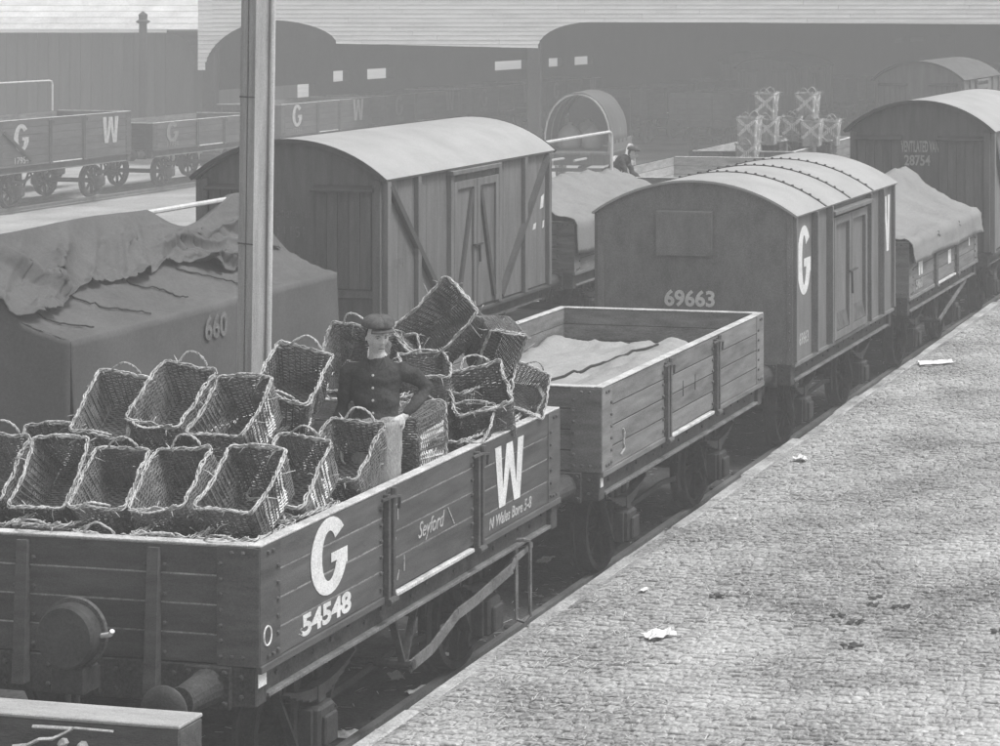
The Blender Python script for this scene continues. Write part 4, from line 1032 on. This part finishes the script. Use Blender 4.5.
# loose heap at the far right end of the load
basket(eul(436, 322, 16.6, (62, 38, -30)), 'topmost basket of the heap, balanced on its corner with opening to the left', 'plain', 1.05)
basket(eul(500, 356, 16.9, (118, 8, 40)), 'basket with latticed side showing below the topmost basket', 'plain', .82)
basket(eul(347, 358, 15.6, (66, 0, -14)), 'pale basket showing behind the cap of the standing man', 'bars', .92)
basket(eul(425, 366, 16.2, (15, 0, 20)), 'basket with ribbed side behind the bent elbow of the man', 'plain', .85)
basket(eul(421, 440, 15.35, (-88, 0, -14)), 'basket on its side with white marks, right of the pale apron', 'bars', .98)
basket(eul(530, 390, 17.0, (55, 20, 24)), 'small basket at the far end of the load beside the painted W', 'zig', .72)
basket(eul(466, 424, 16.0, (25, 0, 0)), 'basket almost buried below the large tilted basket', 'plain', .9)
basket(eul(398, 368, 16.5, (60, -15, 10)), 'basket standing behind the shoulder of the man', 'plain', .95)
# lower layers (only their rims and handles show over the wagon sides)
rb = random.Random(5)
def lower(sx, sy, z, show):
    p = T1.p(S1 + LW / 2 + sy, U1 - sx, z)
    M = Matrix.Translation(p) @ Matrix.Rotation(-T1.th + rb.uniform(-.05, .05), 4, 'Z') @ Matrix.Rotation(rb.uniform(-.04, .04), 4, 'X')
    basket(M, show, rb.choice(('plain', 'bars')), .97)
for r_i, sy in enumerate((-2.06, -1.44, -.82, -.2, .42, 1.04, 1.66)):
    for c_i, sx in enumerate((-.9, -.45, 0., .45, .9)):
        if r_i > 1 and c_i < 2: continue
        if r_i in (2, 3, 4) and c_i > 3: continue     # floor space where the man stands
        lower(sx, sy, 1.27 + BD, 'basket of the bottom layer hidden on the wagon floor under the others')
        if r_i < 2 or c_i == 4 or (c_i in (2, 3)):
            lower(sx, sy, 1.98 + rb.uniform(-.03, .01), 'basket of the upright middle layer with only rim or handles showing above the wagon sides')
for (sx, sy, z) in ((-.5, -.9, 2.28), (0, -.9, 2.28), (.2, -.55, 2.35), (-.9, -.9, 2.2), (.35, 1.1, 2.3), (.6, 1.7, 2.25)):
    lower(sx, sy, z, 'basket propping up the raised baskets from below inside the heap')
# cross-painted hampers on the distant wagon
cdx = T2.p(SD + LD / 2, U2 + .1)
XB = [(750, 127, 47.9, 'left end of the middle tier'), (767, 103, 48.6, 'left of the two on top'), (768, 128, 48.3, 'second from left of the middle tier'), (793, 126, 49.2, 'centre of the middle tier'), (808, 103, 49.4, 'right of the two on top'), (812, 130, 49.0, 'second from right of the middle tier'), (830, 130, 49.8, 'right end of the middle tier'), (748, 153, 47.6, 'lowest at the left')]
for (x, y, Y, lb) in XB:
    p = at(x, y - 9, Y); basket(Matrix.Translation(p) @ Matrix.Rotation(-T2.th + rb.uniform(-.15, .15), 4, 'Z') @ Matrix.Diagonal((1, .9, 1.45, 1)), 'cross-painted hamper on the distant wagon, ' + lb, 'cross', 1.05, 'cross-painted hampers on the distant wagon')
for (x, y, Y, lb) in ((775, 150, 48.6, 'left'), (800, 150, 49.2, 'middle'), (825, 150, 49.8, 'right')):
    p = at(x, y - 9, Y); basket(Matrix.Translation(p) @ Matrix.Rotation(-T2.th, 4, 'Z') @ Matrix.Diagonal((1, .9, 1.45, 1)), 'unpainted hamper of the bottom tier on the distant wagon, ' + lb + ' one', 'plain', 1.05, 'cross-painted hampers on the distant wagon')

# ---------------------------------------------------------------- people
def loft(mb, rings, n=16):
    # rings: (centre, rx, ry, [axis x], [axis y]) ellipses
    v = []
    for c, rx, ry, ax, ay in rings:
        c = Vector(c); ax = Vector(ax); ay = Vector(ay)
        v += [c + ax * (rx * math.cos(2 * math.pi * k / n)) + ay * (ry * math.sin(2 * math.pi * k / n)) for k in range(n)]
    m = len(rings); f = [(i * n + k, i * n + (k + 1) % n, (i + 1) * n + (k + 1) % n, (i + 1) * n + k) for i in range(m - 1) for k in range(n)]
    f += [tuple(range(n))[::-1], tuple(range((m - 1) * n, m * n))]; mb.add(v, f)
def limb(mb, P, rr, n=10):
    # smooth tapered limb through joints
    P = [Vector(p) for p in P]; Q = []; q = []
    for i in range(len(P) - 1):
        for t in np.linspace(0, 1, 6, endpoint=False): Q.append(P[i].lerp(P[i + 1], t)); q.append(rr[i] + (rr[i + 1] - rr[i]) * t)
    Q.append(P[-1]); q.append(rr[-1]); mb.tube(Q, q, n)
    for p, r in zip(P, rr):
        mb.lathe([(0, -r)] + [(r * math.cos(a), r * math.sin(a)) for a in np.linspace(-1.2, 1.2, 5)] + [(0, r)], 10, Matrix.Translation(p))
def fused(mb, name, m, parent, voxel=.01, it=4, fold=0, seed=0):
    me = mb.mesh(name); o = bpy.data.objects.new('tmp', me); COL.objects.link(o)
    r = o.modifiers.new('r', 'REMESH'); r.mode = 'VOXEL'; r.voxel_size = voxel
    s = o.modifiers.new('s', 'SMOOTH'); s.iterations = it; s.factor = .5
    bpy.context.view_layer.update()
    new = bpy.data.meshes.new_from_object(o.evaluated_get(bpy.context.evaluated_depsgraph_get())); bpy.data.objects.remove(o)
    if fold:
        nr = [v.normal.copy() for v in new.vertices]
        for v, n_ in zip(new.vertices, nr): v.co += n_ * fold * (fbm(v.co.x * 7, v.co.y * 7, v.co.z * 9 + seed) + .6 * math.sin(v.co.z * 38 + 5 * v.co.x + 3 * fbm(v.co.x * 4, v.co.z * 4, seed)))
    new.polygons.foreach_set('use_smooth', [True] * len(new.polygons)); new.name = name
    return put(name, new, m, parent)
def head_points(mb, c, M, s=1.):
    # egg-shaped head with brow, nose, eye sockets, lips, chin; faces local -Y
    n, m = 40, 30; rows = []
    G = lambda x, z, x0, z0, w, h: math.exp(-((x - x0) / w) ** 2 - ((z - z0) / h) ** 2)
    for i in range(m + 1):
        ph = math.pi * i / m; row = []
        for k in range(n):
            t = 2 * math.pi * k / n; x = .076 * math.sin(ph) * math.sin(t); y = -.098 * math.sin(ph) * math.cos(t); z = .118 * math.cos(ph)
            if z < 0: x *= 1 - .30 * (z / .118) ** 2; y = y * (1 - .12 * (z / .118) ** 2) - .012 * (z / .118) ** 2 * (-1)
            if y < 0:
                y -= .036 * G(x, z, 0, -.022, .015, .022) + .018 * G(x, z, 0, .008, .012, .03)       # nose
                y -= .013 * G(x, z, 0, .034, .05, .012)                                               # brow
                y += .02 * (G(x, z, -.031, .012, .018, .014) + G(x, z, .031, .012, .018, .012))      # sockets
                y -= .012 * G(x, z, 0, -.060, .024, .007) + .006 * G(x, z, 0, -.073, .020, .006) - .006 * G(x, z, 0, -.0665, .022, .003)   # lips
                y -= .012 * G(x, z, 0, -.100, .028, .018)                                             # chin
                y -= .006 * (G(x, z, -.045, -.025, .02, .02) + G(x, z, .045, -.025, .02, .02))
            row.append(M @ (Vector((x, y, z)) * s) + Vector(c))
        rows.append(row)
    for r_ in rows: r_.append(r_[0])
    mb.grid(rows)
def hand(mb, wrist, d, palm_n, side=1, curl=.5, s=1.):
    d = Vector(d).normalized(); nrm = Vector(palm_n); nrm = (nrm - d * nrm.dot(d)).normalized(); lat = d.cross(nrm) * side; w = Vector(wrist)
    loft(mb, [(w, .027 * s, .019 * s, lat, nrm), (w + d * .03 * s, .036 * s, .018 * s, lat, nrm), (w + d * .075 * s, .042 * s, .016 * s, lat, nrm), (w + d * .092 * s, .040 * s, .013 * s, lat, nrm)], 10)
    for k, (o, L) in enumerate(((-.032, .066), (-.011, .076), (.011, .071), (.031, .056))):
        p = w + d * .085 * s + lat * o * s; q = d; pts = [p]
        for j in range(3):
            a = curl * (j + 1) * .5; q = (d * math.cos(a) + nrm * math.sin(a)); p = p + q * L * s / 2.6; pts.append(p)
        mb.tube(pts, [.0095 * s, .009 * s, .0085 * s, .007 * s], 7)
    p = w + d * .03 * s - lat * .03 * s; a = (d * .6 - lat * .75 + nrm * .25).normalized(); b = (d * .9 - lat * .25 + nrm * .35).normalized()
    mb.tube([p, p + a * .04 * s, p + a * .04 * s + b * .032 * s], [.0125 * s, .0105 * s, .008 * s], 7)
def person(loc, rz, label, J, head_rot, apron=True, scale=1., jk=M_jacket, detail=True):
    root = empty('person', loc, rz); root.scale = (scale,) * 3; tag(root, label, 'person')
    V = Vector; hipL, hipR = V(J['hip']) + V((-.095, 0, 0)), V(J['hip']) + V((.095, 0, 0)); hip = V(J['hip']); ch = V(J['chest']); nk = V(J['neck'])
    up = (nk - hip).normalized(); ax = V(J.get('ax', (1, 0, 0))); fy = up.cross(ax).normalized()
    Hc = V(J['head']); HM = Euler([R(a) for a in head_rot]).to_matrix()
    def torso(mb, g):
        L = lambda t: hip.lerp(ch, t)
        loft(mb, [(hip - up * .09, .150 + g, .105 + g, ax, fy), (hip + up * .0, .165 + g, .115 + g, ax, fy), (L(.35), .150 + g, .105 + g, ax, fy), (L(.7), .168 + g, .115 + g, ax, fy), (ch, .182 + g, .120 + g, ax, fy), (ch + up * .07, .180 + g, .105 + g, ax, fy), (ch + up * .12, .130 + g, .080 + g, ax, fy), (nk, .062 + g, .058 + g, ax, fy)], 20)
    b = MB(); torso(b, -.022)
    b.tube([nk - up * .05, nk.lerp(Hc, .35), Hc - V((0, 0, .05))], [.064, .057, .058], 12)
    head_points(b, Hc, HM)
    for e in (-1, 1):                                         # ears
        c = Hc + HM @ V((e * .076, .012, -.002)); b.lathe([(0, -.006), (.02, -.004), (.026, 0), (.02, .005), (0, .006)], 10, Matrix.Translation(c) @ HM.to_4x4() @ Matrix.Rotation(R(90 - e * 18), 4, 'Y') @ Matrix.Diagonal((1.25, .8, 1, 1)))
    for sd in ('L', 'R'):
        S, E_, W_ = J['sh' + sd], J['el' + sd], J['wr' + sd]
        limb(b, [S, E_, W_], [.038, .03, .026]); hand(b, W_, J['hd' + sd], J['pn' + sd], 1 if sd == 'L' else -1, J.get('curl', .6))
        h_ = hipL if sd == 'L' else hipR; limb(b, [h_, J['kn' + sd], J['an' + sd]], [.068, .05, .036])
        a = V(J['an' + sd]); loft(b, [(a + V((0, .05, -.05)), .035, .03, (1, 0, 0), (0, 0, 1)), (a + V((0, -.03, -.05)), .042, .032, (1, 0, 0), (0, 0, 1)), (a + V((0, -.13, -.06)), .042, .02, (1, 0, 0), (0, 0, 1)), (a + V((0, -.18, -.065)), .02, .012, (1, 0, 0), (0, 0, 1))], 10)
    body = fused(b, 'body', M_skin, root, .0055, 2)
    j = MB(); torso(j, .012)
    for sd in ('L', 'R'):
        S, E_, W_ = V(J['sh' + sd]), V(J['el' + sd]), V(J['wr' + sd]); limb(j, [S, E_, E_.lerp(W_, .93)], [.066, .052, .040])
    jo = fused(j, 'jacket', jk, root, .011, 3, .012, 3)
    co = MB()                                                # collar
    for e in (-1, 1):
        p = nk - up * .02; co.add([p + ax * e * .02 + fy * -.115 - up * .085, p + ax * e * .085 + fy * -.085 - up * .05, p + ax * e * .092 + fy * .02 + up * .035, p + ax * e * .062 + fy * -.075 + up * .02], [(0, 1, 2, 3)])
    c_ = co.build('collar', jk, jo); solid(c_, .014)
    t = MB()
    for sd in ('L', 'R'):
        h_ = hipL if sd == 'L' else hipR; limb(t, [h_, J['kn' + sd], V(J['an' + sd])], [.105, .082, .075])
    loft(t, [(hip - up * .12, .172, .128, ax, fy), (hip + up * .05, .178, .130, ax, fy), (hip + up * .09, .168, .12, ax, fy)], 18)
    to = fused(t, 'trousers', M_trouser if apron else jk, root, .013, 3, .008, 9)
    if apron:
        ap = MB(); P = []
        for i in range(25):
            z = hip.z + .06 - .80 * i / 24; row = []
            for k in range(17):
                a = -1.25 + 2.5 * k / 16; rr = .195 + .02 * i / 24; row.append((hip.x + rr * math.sin(a), hip.y - (.15 + .02 * i / 24) * math.cos(a) - .012 * math.sin(a * 9 + i * .1) * i / 24 - .03, z))
            P.append(row)
        ap.grid(P); solid(ap.build('apron', M_trouser, root, smooth=True), .008)
    for sd in ('L', 'R'):
        a = V(J['an' + sd]); bt = MB(); loft(bt, [(a + V((0, .065, -.06)), .045, .045, (1, 0, 0), (0, 0, 1)), (a + V((0, -.03, -.055)), .052, .05, (1, 0, 0), (0, 0, 1)), (a + V((0, -.14, -.07)), .052, .034, (1, 0, 0), (0, 0, 1)), (a + V((0, -.20, -.08)), .03, .02, (1, 0, 0), (0, 0, 1))], 12)
        limb(bt, [a + V((0, .01, .1)), a + V((0, .01, -.05))], [.06, .052]); fused(bt, 'boot', M_hair, root, .012, 2)
    hr = MB(); head_points(hr, Hc + HM @ V((0, .014, .010)), HM, 1.035)
    hr2 = MB(); keep = [i for i, p in enumerate(hr.v) if (HM.transposed() @ (V(p) - Hc)).y > .012 and (HM.transposed() @ (V(p) - Hc)).z > -.055]
    ks = set(keep); mp = {i: n for n, i in enumerate(keep)}; hr2.add([hr.v[i] for i in keep], [tuple(mp[i] for i in f) for f in hr.f if all(i in ks for i in f)])
    solid(hr2.build('hair', M_hair, body, smooth=True), .006)
    eb = MB()
    for e in (-1, 1):
        eb.tube([Hc + HM @ V((e * x, y, z)) for x, y, z in ((.016, -.104, .026), (.032, -.100, .030), (.048, -.088, .025))], .0025, 5)
    eb.build('eyebrows', M_hair, body)
    ey = MB()
    for e in (-1, 1): ey.lathe([(0, -.003), (.008, -.002), (.009, 0), (.0, .003)], 10, Matrix.Translation(Hc + HM @ V((e * .031, -.089, .011))) @ HM.to_4x4() @ Matrix.Rotation(R(90), 4, 'X') @ Matrix.Diagonal((1.1, .45, 1, 1)))
    ey.build('eyes', M_hair, body)
    mo = MB(); mo.tube([Hc + HM @ V((x, -.106 + abs(x) * .35, -.0665 - abs(x) * .1)) for x in (-.024, -.012, 0, .012, .024)], .0032, 5); mo.build('mouth', M_cap2, body)
    cp = MB(); rows = []
    for i in range(13):
        ph = math.pi / 2 * i / 12; row = []
        for k in range(28):
            a = 2 * math.pi * k / 27; r_ = math.cos(ph) ** .55; x = .118 * r_ * math.sin(a); y = -.135 * r_ * math.cos(a) + .004; z = .066 * math.sin(ph) + .078 - .012 * (y > .02) + .012 * (-y) * math.cos(ph) * 2 + .006 * fbm(x * 20, y * 20, 2)
            row.append(Hc + HM @ V((x, y, z + .018)))
        rows.append(row)
    lo = [Hc + HM @ V((.080 * math.sin(2 * math.pi * k / 27), -.103 * math.cos(2 * math.pi * k / 27), .070 + .018 * math.cos(2 * math.pi * k / 27))) for k in range(28)]
    cp.grid([lo] + rows); co_ = cp.build('cap', M_cap2, root, smooth=True); solid(co_, .006)
    pk = MB(); P = []
    for i in range(6):
        row = []
        for k in range(13):
            a = -1.15 + 2.3 * k / 12; q = i / 5.; row.append(Hc + HM @ V(((.082 + .014 * q) * math.sin(a), -(.100 + .052 * q * math.cos(a * .9)) * math.cos(a * .55), .081 - .012 * q - .010 * abs(a) * q)))
        P.append(row)
    pk.grid(P); solid(pk.build('peak', M_cap2, co_, smooth=True), .007)
    if detail:
        for k in range(5):
            p = ch.lerp(hip, -.12 + .26 * k) - fy * -1 * 0; 
            q = p + fy * (-.128 - .018 + (.012 if k in (2, 3) else 0)) * (1 if fy.y > 0 else -1); bn = MB(); bn.lathe([(.009, -.004), (.010, .003), (0, .005)], 8, Matrix.Translation(q) @ Matrix.Rotation(R(90), 4, 'X')); bn.build('button', M_button, jo)
    return root
J = dict(hip=(0, 0, .98), chest=(.0, .015, 1.34), neck=(.0, .02, 1.50), head=(.018, -.045, 1.665),
         shL=(-.20, .02, 1.40), elL=(-.255, .03, 1.10), wrL=(-.235, -.10, .86), hdL=(.1, -.3, -1), pnL=(1, 0, 0),
         shR=(.20, .02, 1.40), elR=(.36, .14, 1.25), wrR=(.215, -.03, 1.06), hdR=(-.65, -.55, -.45), pnR=(-.3, .9, -.2),
         knL=(-.11, -.03, .52), anL=(-.12, .02, .10), knR=(.10, -.03, .52), anR=(.12, .02, .10), curl=.55)
mp_ = T1.p(0, 0); man_at = at(376, 400, 15.95)
man = person((man_at.x, man_at.y, 1.325), R(6), 'man in flat cap and dark jacket standing hand on hip among the baskets', J, (9, 0, 30))
st_ = MB(); st_.cbox(-.32, .32, -.26, .26, 0, .07, .01); tag(st_.build('wooden_box', M_inside, None, (man_at.x, man_at.y, 1.252), (0, 0, -T1.th)), 'flat wooden box under the feet of the man with hand on hip', 'box')
J2 = dict(hip=(-.12, 0, .90), chest=(.12, -.05, 1.12), neck=(.24, -.08, 1.20), head=(.33, -.11, 1.27), ax=(.25, -.95, 0),
          shL=(.12, -.24, 1.12), elL=(.22, -.30, .88), wrL=(.38, -.25, .75), hdL=(.5, 0, -.8), pnL=(0, 1, 0),
          shR=(.16, .14, 1.12), elR=(.28, .16, .88), wrR=(.42, .1, .75), hdR=(.5, 0, -.8), pnR=(0, -1, 0),
          knL=(-.1, -.12, .5), anL=(-.16, -.1, .1), knR=(-.02, .1, .5), anR=(-.05, .1, .1))
p2 = at(625, 160, 42.6)
person((p2.x - .15, p2.y, 1.25), 0, 'stooping man in peaked cap working in the pale empty wagon', J2, (10, 0, 60), apron=False, detail=False)

# ---------------------------------------------------------------- tall pole between the tracks
pp = at(256, 300, 20.4); pole = tag(empty('timber_pole', (pp.x - .06, pp.y, -.16), R(38)), 'tall bare timber pole with a pale conduit rising behind the baskets', 'pole')
pole.rotation_euler = (0, R(.75), R(0))
b = MB(); 
Rm = Matrix.Rotation(R(-33), 4, 'Z')
def post_box(mb, x0, x1, y0, y1, z0, z1, nz=40, seed=0):
    P = []
    ring = [(x0, y0), (x1, y0), (x1, y1), (x0, y1)]
    for i in range(nz + 1):
        z = z0 + (z1 - z0) * i / nz; row = []
        for k, (x, y) in enumerate(ring):
            v_ = Rm @ Vector((x + .004 * fbm(z * .9, k, seed), y + .004 * fbm(z * .9, k + 9, seed), z)); row.append(v_)
        row.append(row[0].copy()); P.append(row)
    mb.grid(P)
post_box(b, -.108, -.010, -.10, .10, 0, 9); b.build('left_timber', M_timber, pole)
b = MB(); post_box(b, .010, .108, -.10, .10, 0, 9, 40, 5); b.build('right_timber', M_timber, pole)
b = MB(); post_box(b, -.011, .011, -.085, .085, 0, 9, 10, 8); b.build('packing_strip', M_djoint, pole)
b = MB(); b.tube([Rm @ Vector((.135, .075, z)) for z in np.linspace(.2, 9, 30)], .026, 8); b.build('conduit', M_pipe, pole)
b = MB()
for z in (3.35, 4.75):
    b.cbox(-.112, .112, -.107, -.101, z - .007, z + .007, .002); 
bs = b.build('strap_bands', M_timberd, pole, rot=(0, 0, R(-33)))

# ---------------------------------------------------------------- stop block at the end of the platform track
sb_ = T1.p(S1 - .53 - .32, U1); stop = tag(empty('stop_block', (sb_.x, sb_.y, -.16), -T1.th), 'timber stop block with whitened top in the bottom left foreground', 'buffer stop')
m = MB(); m.cbox(-1.6, 1.27, -.125, .125, .75 + .16, 1.275, .012); m.build('beam', M_beam, stop)
m = MB(); m.cbox(-1.6, 1.27, -.127, .127, 1.276, 1.30, .006); m.build('beam_top', M_beamtop, stop)
for x in (-.95, .6):
    m = MB(); m.cbox(x - .15, x + .15, -.14, .14, 0, .905, .012); m.build('upright', M_beam, stop)
    m = MB(); m.bar((x, -.3, .85), (x, -1.6, .05), .25, .25); m.build('raking_strut', M_beam, stop)
m = MB(); m.tube([(.3, -.15, 1.24), (.58, -.16, 1.25), (.46, -.19, 1.19), (.38, -.2, 1.185), (.30, -.2, 1.145), (.2, -.2, 1.13)], .012, 5); m.tube([(.58, -.15, 1.25), (.84, -.145, 1.245)], .008, 5); m.build('bracket', M_cap, stop)
m = MB(); bolts(m, [((.5, -.126, 1.15), '-y'), ((.63, -.126, 1.14), '-y')], .03, .04); m.build('bolts', M_cap, stop)
# round iron lamp case on the stop block
lp_at = at(73, 634, T1.p(S1 - .33, U1 - .25).y)
rl = tag(empty('round_lamp', (lp_at.x, lp_at.y, 1.075), -T1.th), 'round dark drum-shaped lamp case standing on the stop block before the wagon end', 'lamp')
zc = lp_at.z - 1.075
m = MB(); m.lathe([(0, -.08), (.17, -.08), (.195, -.075), (.205, -.05), (.205, .08), (.19, .10), (0, .11)], 36, Matrix.Translation((0, 0, zc)) @ Matrix.Rotation(R(90), 4, 'X')); m.build('case', M_drum, rl, smooth=False)
m = MB(); m.lathe([(.2, -.03), (.232, -.03), (.232, 0), (.2, 0)], 40, Matrix.Translation((0, 0, zc)) @ Matrix.Rotation(R(90), 4, 'X'), closed=True); m.build('rim_band', M_iron2, rl)
m = MB(); m.cbox(-.12, .12, -.06, .1, 0, max(.1, zc - .2), .01); m.build('stand', M_iron, rl)
m = MB(); m.tube([(.2, 0, zc + .0), (.28, -.02, zc + .02), (.30, -.03, zc + .045)], .017, 7); m.build('knob', M_cap, rl)

# ---------------------------------------------------------------- covered road cart behind
ct = tag(empty('tilt_cart', (px_x(579, 66), 66, -.16), R(-3)), 'covered road cart with hooped canvas tilt in front of the shed', 'cart')
P = []
for i in range(15):
    y = -.2 + 2.3 * i / 14; row = []
    for k in range(25):
        a = math.pi * k / 24; rr = 1.05 - .03 * math.sin(i * 2.2) ** 2; row.append((-rr * math.cos(a), y + .05 * math.sin(a * 3), 1.35 + 1.6 * math.sin(a) ** .85 + .03 * fbm(k * .4, i * .5, 3)))
    P.append(row)
m = MB(); m.grid(P); o = m.build('canvas_tilt', M_tarp, ct, smooth=True); solid(o, .03)
for i in range(4):
    y = -.22 + .75 * i; h_ = MB(); h_.tube([(-1.02 * math.cos(a), y, 1.35 + 1.56 * math.sin(a) ** .85) for a in np.linspace(0, math.pi, 17)], .03, 6); h_.build('hoop', M_timber, ct)
m = MB(); m.cbox(-1.05, 1.05, -.6, 2.8, 1.05, 1.15, .02); m.build('floor', M_timberd, ct)
for x in (-1.04, 1.0):
    m = MB(); m.cbox(x, x + .05, -.5, 2.8, 1.151, 1.45, .01); m.build('side_board', M_timberd, ct)
m = MB(); m.cbox(-1.0, 1.0, 2.75, 2.8, 1.151, 2.7, .01); m.build('back_board', M_shed, ct)
def cart_wheel(r):
    w = MB(); w.lathe([(0, -.08), (.1, -.08), (.1, .08), (0, .08)], 12, AX)
    for k in range(12): a = 2 * math.pi * k / 12; w.bar((0, .08 * math.cos(a), .08 * math.sin(a)), (0, (r - .03) * math.cos(a), (r - .03) * math.sin(a)), .03, .05, (1, 0, 0))
    t = MB(); t.lathe([(r - .07, -.04), (r, -.04), (r, .04), (r - .07, .04)], 28, AX, closed=True); return w.mesh('wheel'), t.mesh('tyre')
for r_, y in ((.5, .1), (.62, 2.2)):
    a, b = cart_wheel(r_)
    for x in (-1.12, 1.12): w = put('wheel', a, M_timber, ct, (x, y, r_)); put('tyre', b, M_cap, w)
m = MB(); m.bar((-1.1, .1, .55), (1.1, .1, .55), .1, .1); m.bar((-1.1, 2.2, .62), (1.1, 2.2, .62), .1, .1); m.bar((0, .1, .6), (0, 2.2, .66), .12, .1); m.box(-.8, .8, 0, 2.4, .7, 1.05); m.build('undercarriage', M_timberd, ct)
for x in (-.35, .35): m = MB(); m.tube([(x, -.5, .95), (x * 1.1, -2.2, 1.0)], .04, 6); m.build('shaft', M_timber, ct)
for i, (x, y, z, r_) in enumerate(((-.45, .6, 1.16, .38), (.3, .5, 1.16, .34), (0., 1.1, 1.16, .42))):
    m = MB(); m.lathe([(r_ * .6, 0), (r_, r_ * .3), (r_ * .95, r_ * 1.3), (r_ * .5, r_ * 1.9), (r_ * .2, r_ * 2.0), (r_ * .26, r_ * 2.2)], 14); 
    for q in range(len(m.v)): v_ = m.v[q]; k = 1 + .1 * fbm(v_[0] * 4, v_[1] * 4, v_[2] * 4 + i); m.v[q] = (v_[0] * k, v_[1] * k, v_[2])
    tag(m.build('sack', M_tarp2, None, smooth=True), ('left', 'right', 'rear')[i] + ' sack standing inside the hooped covered cart', 'sack', 'sacks in the covered cart').matrix_world = Matrix.Translation(ct.location) @ Matrix.Rotation(R(-3), 4, 'Z') @ Matrix.Translation((x, y, z))

# ---------------------------------------------------------------- litter on the platform and between the rails
def on_plat(px_, py_): Y = (HC - ZP - .012) * F_PX / (py_ - HY); return at(px_, py_, Y)
def paper(p, w, l, rz, label, sd, cr=.03, grp='paper scraps on the platform'):
    P = []
    for i in range(9):
        row = []
        for k in range(9):
            x, y = (i / 8 - .5) * w, (k / 8 - .5) * l; e = 1 - .25 * abs(fbm(i * .6, k * .7, sd)); row.append((x * e, y * e, .004 + cr * abs(fbm(x * 9, y * 9, sd))))
        P.append(row)
    m = MB(); m.grid(P); o = m.build('paper_scrap', M_paper, None, p, (0, 0, rz)); solid(o, .003, 1); return tag(o, label, 'paper', grp)
paper(on_plat(936, 363), .55, .25, .3, 'white paper sheet lying on the platform near its far edge', 1, .05)
paper(on_plat(659, 636), .24, .20, .5, 'white crumpled paper on the setts in the middle foreground', 2, .07)
paper(on_plat(800, 460), .16, .13, .2, 'small paper ball on the platform edge below the iron van', 3, .08)
paper(on_plat(644, 590) + Vector((0, 0, 0)), .12, .05, 1.2, 'tiny paper strip on the setts right of the grey wagon wheels', 4, .03)
for i, (x, y, Y, w) in enumerate(((352, 735, 14.6, .35), (425, 690, 16.2, .3), (545, 560, 19.2, .25), (395, 676, 16.8, .22), (452, 655, 16.6, .18))):
    Yg = (HC + .05) * F_PX / (y - HY); p = at(x, y, Yg); p.z = -.06
    paper(p, w, w * .5, i * .7, ('white litter below the corner of the basket wagon at bottom', 'pale litter on the cinders beside the near wheel', 'pale scrap under the coupling between basket wagon and grey wagon', 'pale scrap between the rails behind the brake hanger', 'small pale scrap by the wheel of the basket wagon')[i], 10 + i, .05, 'litter between the rails')
dl = ['single dark clod left of the main cluster of clods on the setts', 'top dark clod of the cluster on the setts', 'dark clod just under the top one of the cluster', 'dark clod at the right end of the cluster', 'left dark clod in the middle of the cluster', 'right dark clod in the middle of the cluster', 'lowest dark clod of the cluster on the setts', 'dark clod near the bottom right of the setts']
for i, (x, y, r_) in enumerate(((717, 595, .055), (876, 597, .05), (873, 604, .045), (900, 606, .06), (837, 615, .05), (856, 621, .055), (852, 645, .065), (998, 630, .05))):
    m = MB()
    for q in range(4):
        a = q * 1.7 + i; rr = r_ * (.5 + .12 * math.sin(q * 3 + i)); m.lathe([(0, -rr * .2), (rr, 0), (rr * .7, rr * .3), (0, rr * .42)], 8, Matrix.Translation((r_ * .9 * math.cos(a), r_ * .55 * math.sin(a), 0)))
    for q in range(len(m.v)): v_ = m.v[q]; k = 1 + .5 * fbm(v_[0] * 30, v_[1] * 30, i); m.v[q] = tuple(c * k for c in v_)
    tag(m.build('dark_clod', M_dung, None, on_plat(x, y) - Vector((0, 0, .004))), dl[i], 'clod', 'dark clods on the platform')
# straw and wisps trodden on the setts and the cinders
st = MB(); rr = random.Random(9)
for i in range(5200):
    if i < 3700:
        s = rr.uniform(12, 30); u = UE - rr.uniform(.1, 1 + 4 * rr.random()); p = T1.p(s, u, ZP + .012)
    else: s = rr.uniform(11, 40); u = rr.uniform(UE + .1, U1 + 1.5); p = T1.p(s, u, -.055)
    a = rr.uniform(0, 6.28); L = rr.uniform(.03, .12); d = Vector((math.cos(a), math.sin(a), rr.uniform(-.1, .1))) * L
    st.bar(p, p + d, .005, .003)
stuff(st.build('straw_litter', M_straw)); bpy.data.objects['straw_litter']['label'] = 'scattered straw and wisps on setts and cinders'
# ---------------------------------------------------------------- smoky air over the yard
hz = MB(); hz.box(-130, 90, -20, 330, -1.2, 9.8)
h = stuff(hz.build('haze', None)); h.data.materials.clear()
hm = bpy.data.materials.new('smoky_air'); hm.use_nodes = True; hn = hm.node_tree
hn.nodes.remove(hn.nodes['Principled BSDF'])
pv = hn.nodes.new('ShaderNodeVolumePrincipled'); pv.inputs['Color'].default_value = (.9, .9, .9, 1); pv.inputs['Density'].default_value = .0049; pv.inputs['Anisotropy'].default_value = .0
hn.links.new(pv.outputs[0], hn.nodes['Material Output'].inputs['Volume']); h.data.materials.append(hm)
